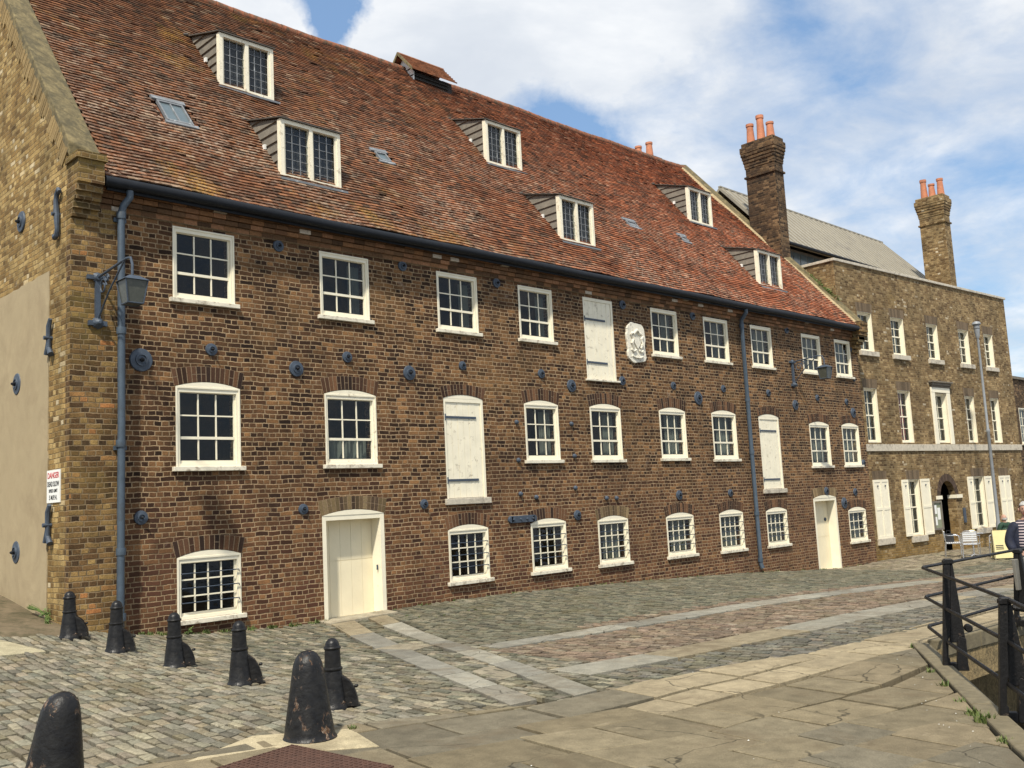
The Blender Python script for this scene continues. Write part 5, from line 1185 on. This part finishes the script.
# ------------------------------------------------------------------ people
def skin_body(name, joints, edges, m, parent, root=0, sub=2):
    me = bpy.data.meshes.new(name); me.from_pydata([j[0] for j in joints], edges, []); o = bpy.data.objects.new(name, me); COL.objects.link(o); o.parent = parent
    md = o.modifiers.new('skin', 'SKIN'); md.use_smooth_shade = True
    for i, j in enumerate(joints): 
        me.skin_vertices[0].data[i].radius = (j[1], j[2] if len(j) > 2 else j[1]); me.skin_vertices[0].data[i].use_root = (i == root)
    s = o.modifiers.new('sub', 'SUBSURF'); s.levels = sub; s.render_levels = sub; me.materials.append(m)
    bpy.context.view_layer.update(); dg = bpy.context.evaluated_depsgraph_get(); nm_ = bpy.data.meshes.new_from_object(o.evaluated_get(dg)); o.modifiers.clear(); o.data = nm_
    return o
def head(parent, c, m_hair, bald=False, s=1, yaw_=0):
    # an egg shaped head with brow, nose, chin, ears
    import bmesh
    bm = bmesh.new(); bmesh.ops.create_uvsphere(bm, u_segments=28, v_segments=20, radius=1)
    for v in bm.verts:
        x, y, z = v.co; X = x*.078; Y = y*.098; Z = z*.120
        if z < 0: X *= 1-.28*z*z; Y *= 1-.12*z*z; Y += -.012*(-z)   # jaw forward (face looks to -y)
        if y < -.6:
            nz = math.exp(-((z+.12)/.22)**2)*math.exp(-(x/.18)**2); Y -= .026*nz
            Y += .008*math.exp(-((z-.10)/.10)**2)*math.exp(-((abs(x)-.34)/.16)**2)
            Y -= .006*math.exp(-((z-.28)/.08)**2); Y -= .006*math.exp(-((z+.52)/.08)**2)*math.exp(-(x/.3)**2); Y -= .010*math.exp(-((z+.85)/.12)**2)
        v.co = (X*s, Y*s, Z*s)
    me = bpy.data.meshes.new('head'); bm.to_mesh(me); bm.free(); me.materials.append(M_SKIN); me.polygons.foreach_set('use_smooth', [True]*len(me.polygons))
    o = bpy.data.objects.new('head', me); COL.objects.link(o); o.parent = parent; o.location = c; o.rotation_euler = (0, 0, yaw_)
    for sg in (-1, 1):
        w = MB(); w.lathe([(.012, 0), (.028, .008), (.03, .014), (.012, .016)], (sg*.078*s, .01*s, -.005), 10, ax=(sg, .25, 0)); e = w.build('ear', M_SKIN, None, smooth=True); e.parent = o
        w = MB(); w.lathe([(.006, 0), (.011, .003), (.006, .008)], (sg*.030*s, -.086*s, .012), 8, ax=(0, -1, 0)); e = w.build('eye', M_BLK, None); e.parent = o
    w = MB(); w.tube([(-.022, -.094, -.062), (0, -.102, -.064), (.022, -.094, -.062)], .0035, 6); e = w.build('mouth', M_RED, None); e.parent = o
    # hair cap
    bm = bmesh.new(); bmesh.ops.create_uvsphere(bm, u_segments=36, v_segments=24, radius=1); rem = []
    for v in bm.verts:
        x, y, z = v.co; keep = (z > .42 if y < -.25 else z > -.25-.5*max(0, y)) if not bald else (z > -.5 and z < .25 and y > -.2)
        if not keep: rem.append(v)
        k = 1+random.uniform(0, .05); v.co = (x*.087*s*k, y*.106*s*k+.004, z*.130*s*k+.004)
    bmesh.ops.delete(bm, geom=rem, context='VERTS'); me = bpy.data.meshes.new('hair'); bm.to_mesh(me); bm.free(); me.materials.append(m_hair)
    hobj = bpy.data.objects.new('hair', me); COL.objects.link(hobj); hobj.parent = o
    return o
def hand(parent, base, d, up3, m=M_SKIN, sgn=1):
    d = Vector(d).normalized(); u = Vector(up3).normalized(); s = d.cross(u)*sgn; B = Vector(base); w = MB()
    w.tube([B, B+d*.04, B+d*.085], [.026, .036, .036], 10)
    for k_, ln in zip((-1.5, -.5, .5, 1.5), (.060, .072, .068, .052)):
        a = B+d*.075+s*.017*k_; w.tube([a, a+d*ln*.5-u*.01, a+d*ln*.8-u*.032, a+d*ln*.75-u*.052], [.0095, .009, .0085, .007], 7)
    a = B+d*.03+s*-.03; w.tube([a, a-s*.022+d*.02-u*.01, a-s*.02+d*.05-u*.03], [.012, .010, .008], 7)
    o = w.build('hand', m, parent, smooth=True); return o
# standing man behind the far rail, facing the camera and a little to its left
mx, my = 15.34, -8.90; mz = g1(mx, my)
man = empty('person', (mx, my, mz)); tag(man, 'grey haired person in navy jacket and striped jumper behind the railing at right edge', 'person')
man.rotation_euler = (0, 0, R(-58))
J = [((0, 0, .92), .10, .07), ((0, 0, 1.08), .11, .08), ((0, 0, 1.25), .12, .08), ((0, 0, 1.36), .08, .06), ((0, -.01, 1.46), .055, .055), ((0, -.02, 1.53), .05, .05),
     ((-.17, 0, 1.36), .05, .05), ((-.25, .02, 1.10), .045, .045), ((-.22, -.13, .93), .035, .035), ((.17, 0, 1.36), .05, .05), ((.25, .02, 1.10), .045, .045), ((.24, -.10, .92), .035, .035),
     ((-.09, 0, .84), .10, .10), ((-.10, -.01, .48), .065, .065), ((-.11, .02, .10), .045, .045), ((.09, 0, .84), .10, .10), ((.10, -.01, .48), .065, .065), ((.11, .02, .10), .045, .045)]
E = [(0, 1), (1, 2), (2, 3), (3, 4), (4, 5), (3, 6), (6, 7), (7, 8), (3, 9), (9, 10), (10, 11), (0, 12), (12, 13), (13, 14), (0, 15), (15, 16), (16, 17)]
skin_body('body', J, E, M_SKIN, man)
J2 = [((0, 0, .93), .165, .125), ((0, -.012, 1.08), .18, .138), ((0, -.012, 1.25), .19, .132), ((0, 0, 1.385), .135, .10), ((0, -.005, 1.44), .075, .07), ((-.17, 0, 1.365), .083, .083), ((.17, 0, 1.365), .083, .083)]
skin_body('jumper', J2, [(0, 1), (1, 2), (2, 3), (3, 4), (3, 5), (3, 6)], M_STRIPE, man)
J3 = [((-.11, .05, .90), .125, .125), ((-.12, .045, 1.1), .13, .13), ((-.13, .04, 1.3), .115, .12), ((-.17, .02, 1.385), .10, .10), ((-.265, .02, 1.10), .082, .082), ((-.235, -.11, .96), .066, .066)]
skin_body('jacket', J3, [(0, 1), (1, 2), (2, 3), (3, 4), (4, 5)], M_NAVY, man)
skin_body('jacket', [((-p[0][0], p[0][1], p[0][2]), p[1], p[2]) for p in J3], [(0, 1), (1, 2), (2, 3), (3, 4), (4, 5)], M_NAVY, man)
skin_body('jacket_back', [((0, .09, .90), .15, .06), ((0, .09, 1.1), .17, .06), ((0, .08, 1.32), .15, .06), ((0, .05, 1.44), .08, .05)], [(0, 1), (1, 2), (2, 3)], M_NAVY, man)
skin_body('trousers', [((0, 0, .90), .165, .13), ((-.09, 0, .82), .115, .115), ((-.10, -.01, .48), .085, .085), ((-.11, .02, .09), .07, .07), ((.09, 0, .82), .115, .115), ((.10, -.01, .48), .085, .085), ((.11, .02, .09), .07, .07)], [(0, 1), (1, 2), (2, 3), (0, 4), (4, 5), (5, 6)], M_TROU, man)
for sg in (-1, 1):
    w = MB(); c0 = org(man); w.box(c0.x+sg*.11-.045, c0.x+sg*.11+.045, c0.y-.17, c0.y+.09, c0.z+.0, c0.z+.075); w.build('shoe', M_SHOE, man, bevel=.03)
    hh = hand(man, c0+Vector((sg*.225, -.145, .925)), (sg*-.05, -.55, -.3), (0, -.3, 1), sgn=sg)
head(man, (0, -.03, 1.605), M_HAIR, s=.93, yaw_=R(-15))
man.scale = (.925, .925, .925)
# seated / far person behind the yellow board
px_, py_ = 32.24, -2.87; pz_ = g1(px_, py_)
p2 = empty('person', (px_, py_, pz_)); tag(p2, 'bald person in a dark green jacket sitting behind the yellow board', 'person'); p2.rotation_euler = (0, 0, R(150))
Js = [((0, .0, .50), .10, .08), ((0, 0, .72), .10, .08), ((0, 0, .90), .11, .08), ((0, -.01, 1.0), .07, .06), ((0, -.02, 1.08), .05, .05), ((-.18, 0, .97), .065, .065), ((-.25, -.03, .74), .05, .05), ((-.20, -.22, .66), .04, .04), ((.18, 0, .97), .065, .065), ((.25, -.03, .74), .05, .05), ((.20, -.22, .66), .04, .04),
      ((-.10, -.05, .50), .085, .085), ((-.11, -.42, .50), .062, .062), ((-.11, -.44, .09), .045, .045), ((.10, -.05, .50), .085, .085), ((.11, -.42, .50), .062, .062), ((.11, -.44, .09), .045, .045)]
Es = [(0, 1), (1, 2), (2, 3), (3, 4), (3, 5), (5, 6), (6, 7), (3, 8), (8, 9), (9, 10), (0, 11), (11, 12), (12, 13), (0, 14), (14, 15), (15, 16)]
skin_body('body', Js, Es, M_SKIN, p2)
skin_body('jacket', [((0, 0, .52), .165, .135), ((0, 0, .72), .17, .135), ((0, 0, .90), .175, .125), ((0, -.005, 1.0), .11, .09), ((-.18, 0, .97), .08, .08), ((-.25, -.03, .74), .065, .065), ((-.20, -.20, .665), .052, .052), ((.18, 0, .97), .08, .08), ((.25, -.03, .74), .065, .065), ((.20, -.20, .665), .052, .052)], [(0, 1), (1, 2), (2, 3), (3, 4), (4, 5), (5, 6), (3, 7), (7, 8), (8, 9)], M_GREENC, p2)
skin_body('trousers', [((0, .0, .50), .16, .12), ((-.10, -.05, .50), .10, .10), ((-.11, -.42, .50), .078, .078), ((-.11, -.44, .09), .06, .06), ((.10, -.05, .50), .10, .10), ((.11, -.42, .50), .078, .078), ((.11, -.44, .09), .06, .06)], [(0, 1), (1, 2), (2, 3), (0, 4), (4, 5), (5, 6)], M_TROU, p2)
for sg in (-1, 1):
    c0 = org(p2); w = MB(); w.box(c0.x+sg*.11-.045, c0.x+sg*.11+.045, c0.y-.63, c0.y-.38, c0.z, c0.z+.07); w.build('shoe', M_SHOE, p2, bevel=.025)
    hand(p2, c0+Vector((sg*.20, -.23, .655)), (sg*-.1, -.8, -.1), (0, 0, 1), sgn=sg)
head(p2, (0, -.03, 1.17), M_HAIR, bald=True)
# ------------------------------------------------------------------ sandwich board
ab = empty('sandwich_board', (30.9, -3.15, g1(30.9, -3.15))); tag(ab, 'pale yellow sandwich board with small dark print standing left of the man', 'sandwich board')
ab.rotation_euler = (0, 0, 0)
bu = Vector((.62, -.78, 0)).normalized(); bn = Vector((-.78, -.62, 0)).normalized(); bo = Vector((31.0, -3.2, g1(31, -3.2)))
def abp(u, v, t, lean=.18): p = bo+bu*u+Vector((0, 0, v))+bn*((.85-v)*lean+t); return tuple(p)
for sgn_, nm in ((1, 'front_panel'), (-1, 'back_panel')):
    w = MB(); P_ = lambda u, v, t: abp(u, v, t, .18*sgn_)
    w.hexa([P_(-.36, .04, 0), P_(.36, .04, 0), P_(.33, .86, 0), P_(-.33, .86, 0), P_(-.36, .04, .02), P_(.36, .04, .02), P_(.33, .86, .02), P_(-.33, .86, .02)]); q = w.build(nm, M_YEL, ab)
    if sgn_ > 0:
        w = MB()
        for i in range(3): w.hexa([abp(-.28, .30+.05*i, .021), abp(-.06, .30+.05*i, .021), abp(-.06, .325+.05*i, .021), abp(-.28, .325+.05*i, .021), abp(-.28, .30+.05*i, .024), abp(-.06, .30+.05*i, .024), abp(-.06, .325+.05*i, .024), abp(-.28, .325+.05*i, .024)])
        w.build('printing', M_BLK, q)
w = MB()
for sgn_ in (1, -1):
    for u in (-.34, .34): w.tube([abp(u, .0, .01, .18*sgn_), abp(u*.95, .88, .01, .18*sgn_)], .015, 6)
w.build('board_frame', M_BOARD, ab)
# ------------------------------------------------------------------ cafe chairs and table
def cafe_chair():
    t = empty('cafe_chair'); w = MB()
    for sg in (-1, 1):
        w.tube([(sg*.24, -.24, 0), (sg*.25, -.22, .44), (sg*.26, -.20, .64), (sg*.27, -.12, .68), (sg*.27, .12, .68), (sg*.22, .22, .70)], .014, 8)
        w.tube([(sg*.23, .26, 0), (sg*.21, .22, .44), (sg*.20, .25, .80)], .014, 8)
    w.tube([(-.20, .25, .80), (-.12, .27, .84), (.12, .27, .84), (.20, .25, .80)], .014, 8)
    w.tube([(-.24, -.22, .43), (.24, -.22, .43)], .012, 6); w.tube([(-.21, .2, .43), (.21, .2, .43)], .012, 6); w.tube([(-.24, -.22, .43), (-.21, .2, .43)], .012, 6); w.tube([(.24, -.22, .43), (.21, .2, .43)], .012, 6)
    w.build('frame', M_ALU, t, smooth=True)
    w = MB()
    for i in range(7): w.box(-.22, .22, -.21+i*.06, -.21+i*.06+.045, .445, .457)
    w.build('seat', M_ALUM, t, bevel=.003)
    w = MB()
    for i in range(5): w.box(-.205, .205, .225+.006*i, .237+.006*i, .52+.062*i, .52+.062*i+.045)
    w.build('backrest', M_ALUM, t, bevel=.003); return t
CH = [(31.9, -1.35, 25, 'silver cafe chair with a dark bag, leftmost and facing the small table'), (31.35, -2.10, 108, 'silver cafe chair with white slatted back turned to the viewer, middle of the terrace'), (31.9, -2.72, 205, 'silver cafe chair partly behind the left edge of the yellow board')]
pc = cafe_chair()
for i, (x, y, r_, lb) in enumerate(CH):
    o = pc if i == 0 else copy_tree(pc); o.location = (x, y, g1(x, y)); o.rotation_euler = (0, 0, R(r_)); tag(o, lb, 'chair', 'silver cafe chairs outside the house')
ct = empty('cafe_table', (32.2, -1.85, g1(32.2, -1.85))); tag(ct, 'small round silver cafe table between the chairs', 'table'); z = g1(32.2, -1.85)
w = MB(); w.lathe([(.33, .70), (.35, .71), (.35, .725), (.33, .735)], (32.2, -1.85, z), 24); w.build('table_top', M_ALU, ct)
w = MB(); w.lathe([(.03, .02), (.028, .70)], (32.2, -1.85, z), 12); 
for a in range(4): w.tube([(32.2, -1.85, z+.06), (32.2+.26*math.cos(a*1.571), -1.85+.26*math.sin(a*1.571), z+.015)], .02, 6)
w.build('pedestal', M_ALU, ct, smooth=True)
w = MB(); w.box(32.1, 32.22, -1.95, -1.83, z+.737, z+.84); o = w.build('menu_holder', M_YEL, None); tag(o, 'small yellow card standing on the round cafe table', 'menu card')
w = MB(); xx, yy = 32.0, -1.2; z = g1(xx, yy)+.46; w.prism([(-.14, 0), (.14, 0), (.12, .26), (-.12, .26)], -.07, .07, F=lambda u, v, q: (xx+q, yy+u, z+v)); w.tube([(xx, yy-.08, z+.26), (xx, yy-.05, z+.36), (xx, yy+.05, z+.36), (xx, yy+.08, z+.26)], .01, 6)
o = w.build('bag', M_TROU, None, bevel=.03); tag(o, 'dark bag resting on the seat of the leftmost cafe chair', 'bag')
# ------------------------------------------------------------------ weeds, grass and litter
def tufts(name, spots, m, kind, blade=(.05, .14), nb=26, wdt=.006, spread=.10):
    w = MB()
    for (x, y, z, k_, s_) in spots:
        for i in range(int(nb*k_)):
            a = random.uniform(0, 6.28); r_ = random.random()**.6*spread*s_; px_, py_ = x+math.cos(a)*r_, y+math.sin(a)*r_; h_ = random.uniform(*blade)*s_; b2 = random.uniform(0, 6.28)
            dx_, dy_ = math.cos(b2), math.sin(b2); le = random.uniform(.2, .8)*h_; z0 = (g1(px_, py_) if z is None else z)-.01
            wd = wdt*random.uniform(.7, 1.4)
            w.add([(px_-dy_*wd, py_+dx_*wd, z0), (px_+dy_*wd, py_-dx_*wd, z0), (px_+dx_*le*.5+dy_*wd*.8, py_+dy_*le*.5-dx_*wd*.8, z0+h_*.6), (px_+dx_*le*.5-dy_*wd*.8, py_+dy_*le*.5+dx_*wd*.8, z0+h_*.6), (px_+dx_*le, py_+dy_*le, z0+h_)], [(0, 1, 2, 3), (3, 2, 4)])
    o = w.build(name, m); o['kind'] = kind; return o
sp = [(8.1, -10.76, None, 3, .75), (8.3, -10.6, None, 2, .6), (9.3, -9.97, None, 1.5, .5), (9.9, -9.6, None, 1, .45), (11.3, -8.85, None, 1, .45), (7.5, -11.1, None, 1.5, .55), (4.75, -7.0, None, 1.5, .4), (8.7, -10.35, None, .8, .45)]
for i in range(60): X = random.uniform(6, 29); sp.append((X, -.03, None, random.uniform(.2, .8), random.uniform(.25, .5)))
for i in range(26): X = 6.0+random.random()*3; sp.append((X, -.04, None, 1, random.uniform(.3, .7)))
for i in range(14): sp.append((random.uniform(8.6, 11.8), random.uniform(-1.2, -.2), None, .5, .22))
gr = tufts('grass', sp, M_GRASS, 'stuff'); tag(gr, 'short grass and weeds growing in the joints along the wall foot and kerb', 'grass')
def leafy(name, spots, label, cat, scale=1, n_=60):
    w = MB(); base = spots[0]
    for (x, y, z, s_) in spots:
        for i in range(n_):
            v = Vector((random.gauss(0, .4), random.gauss(0, .4), abs(random.gauss(0, .6))))*s_; c = Vector((x, y, z))+v
            a = Vector((random.gauss(0, 1), random.gauss(0, 1), random.gauss(0, .6))).normalized(); b2 = a.orthogonal().normalized(); l_ = s_*random.uniform(.18, .4)*scale
            w.add([c-a*l_, c-b2*l_*.35, c+a*l_, c+b2*l_*.35], [(0, 1, 2, 3)])
            if i % 3 == 0: w.tube([(base[0], base[1], base[2]), ((base[0]+c.x)/2, (base[1]+c.y)/2, (base[2]+c.z)/2+.02), tuple(c)], .003, 4)
    o = w.build(name, M_LEAF); tag(o, label, cat); return o
leafy('wall_weed', [(4.93, .55, .38, .07), (4.9, .40, .32, .05), (4.85, .25, .27, .05), (4.9, 1.1, .45, .04)], 'leafy green weeds at the foot of the rendered gable corner behind the first bollard', 'weeds')
leafy('wall_weed', [(4.6, 1.9, .56, .09), (4.7, 2.6, .6, .09)], 'small green weed on the ramp edge at the far left of the rendered wall', 'weeds', n_=40)
leafy('wall_weed', [(6.75, -.06, -.06, .07)], 'single green weed under the barred window between two bollards', 'weeds', n_=30)
leafy('roof_plant', [(28.75+.25, .9, 8.10, .14), (29.1, .6, 7.8, .16), (29.1, .4, 7.55, .12), (29.0, 1.2, 8.45, .10)], 'green buddleia growing from the coping at the right end of the tiled roof', 'plant', n_=70)
w = MB()
for i in range(20, 46):
    x, y = random.uniform(3.5, 10.5), random.uniform(-11, -7.6)
    if near_d(x, y) < .1: continue
    if i > 26: t_ = random.random(); x, y = PA[0]+(PB[0]-PA[0])*t_*.5-.25, PA[1]+(PB[1]-PA[1])*t_*.5+.3+random.uniform(-.1, .2)
    s_ = random.uniform(.004, .010); z = g1(x, y)+.016; a = random.uniform(0, 3)
    w.add([(x+math.cos(a+k*1.57)*s_*(1 if k % 2 else .6), y+math.sin(a+k*1.57)*s_*(1 if k % 2 else .6), z) for k in range(4)]+[(x, y, z+s_*.5)], [(0, 1, 4), (1, 2, 4), (2, 3, 4), (3, 0, 4)])
o = w.build('litter', M_SIGNW); tag(o, 'tiny pale scraps and petals scattered on the paving by the kerb', 'litter', kind='stuff')
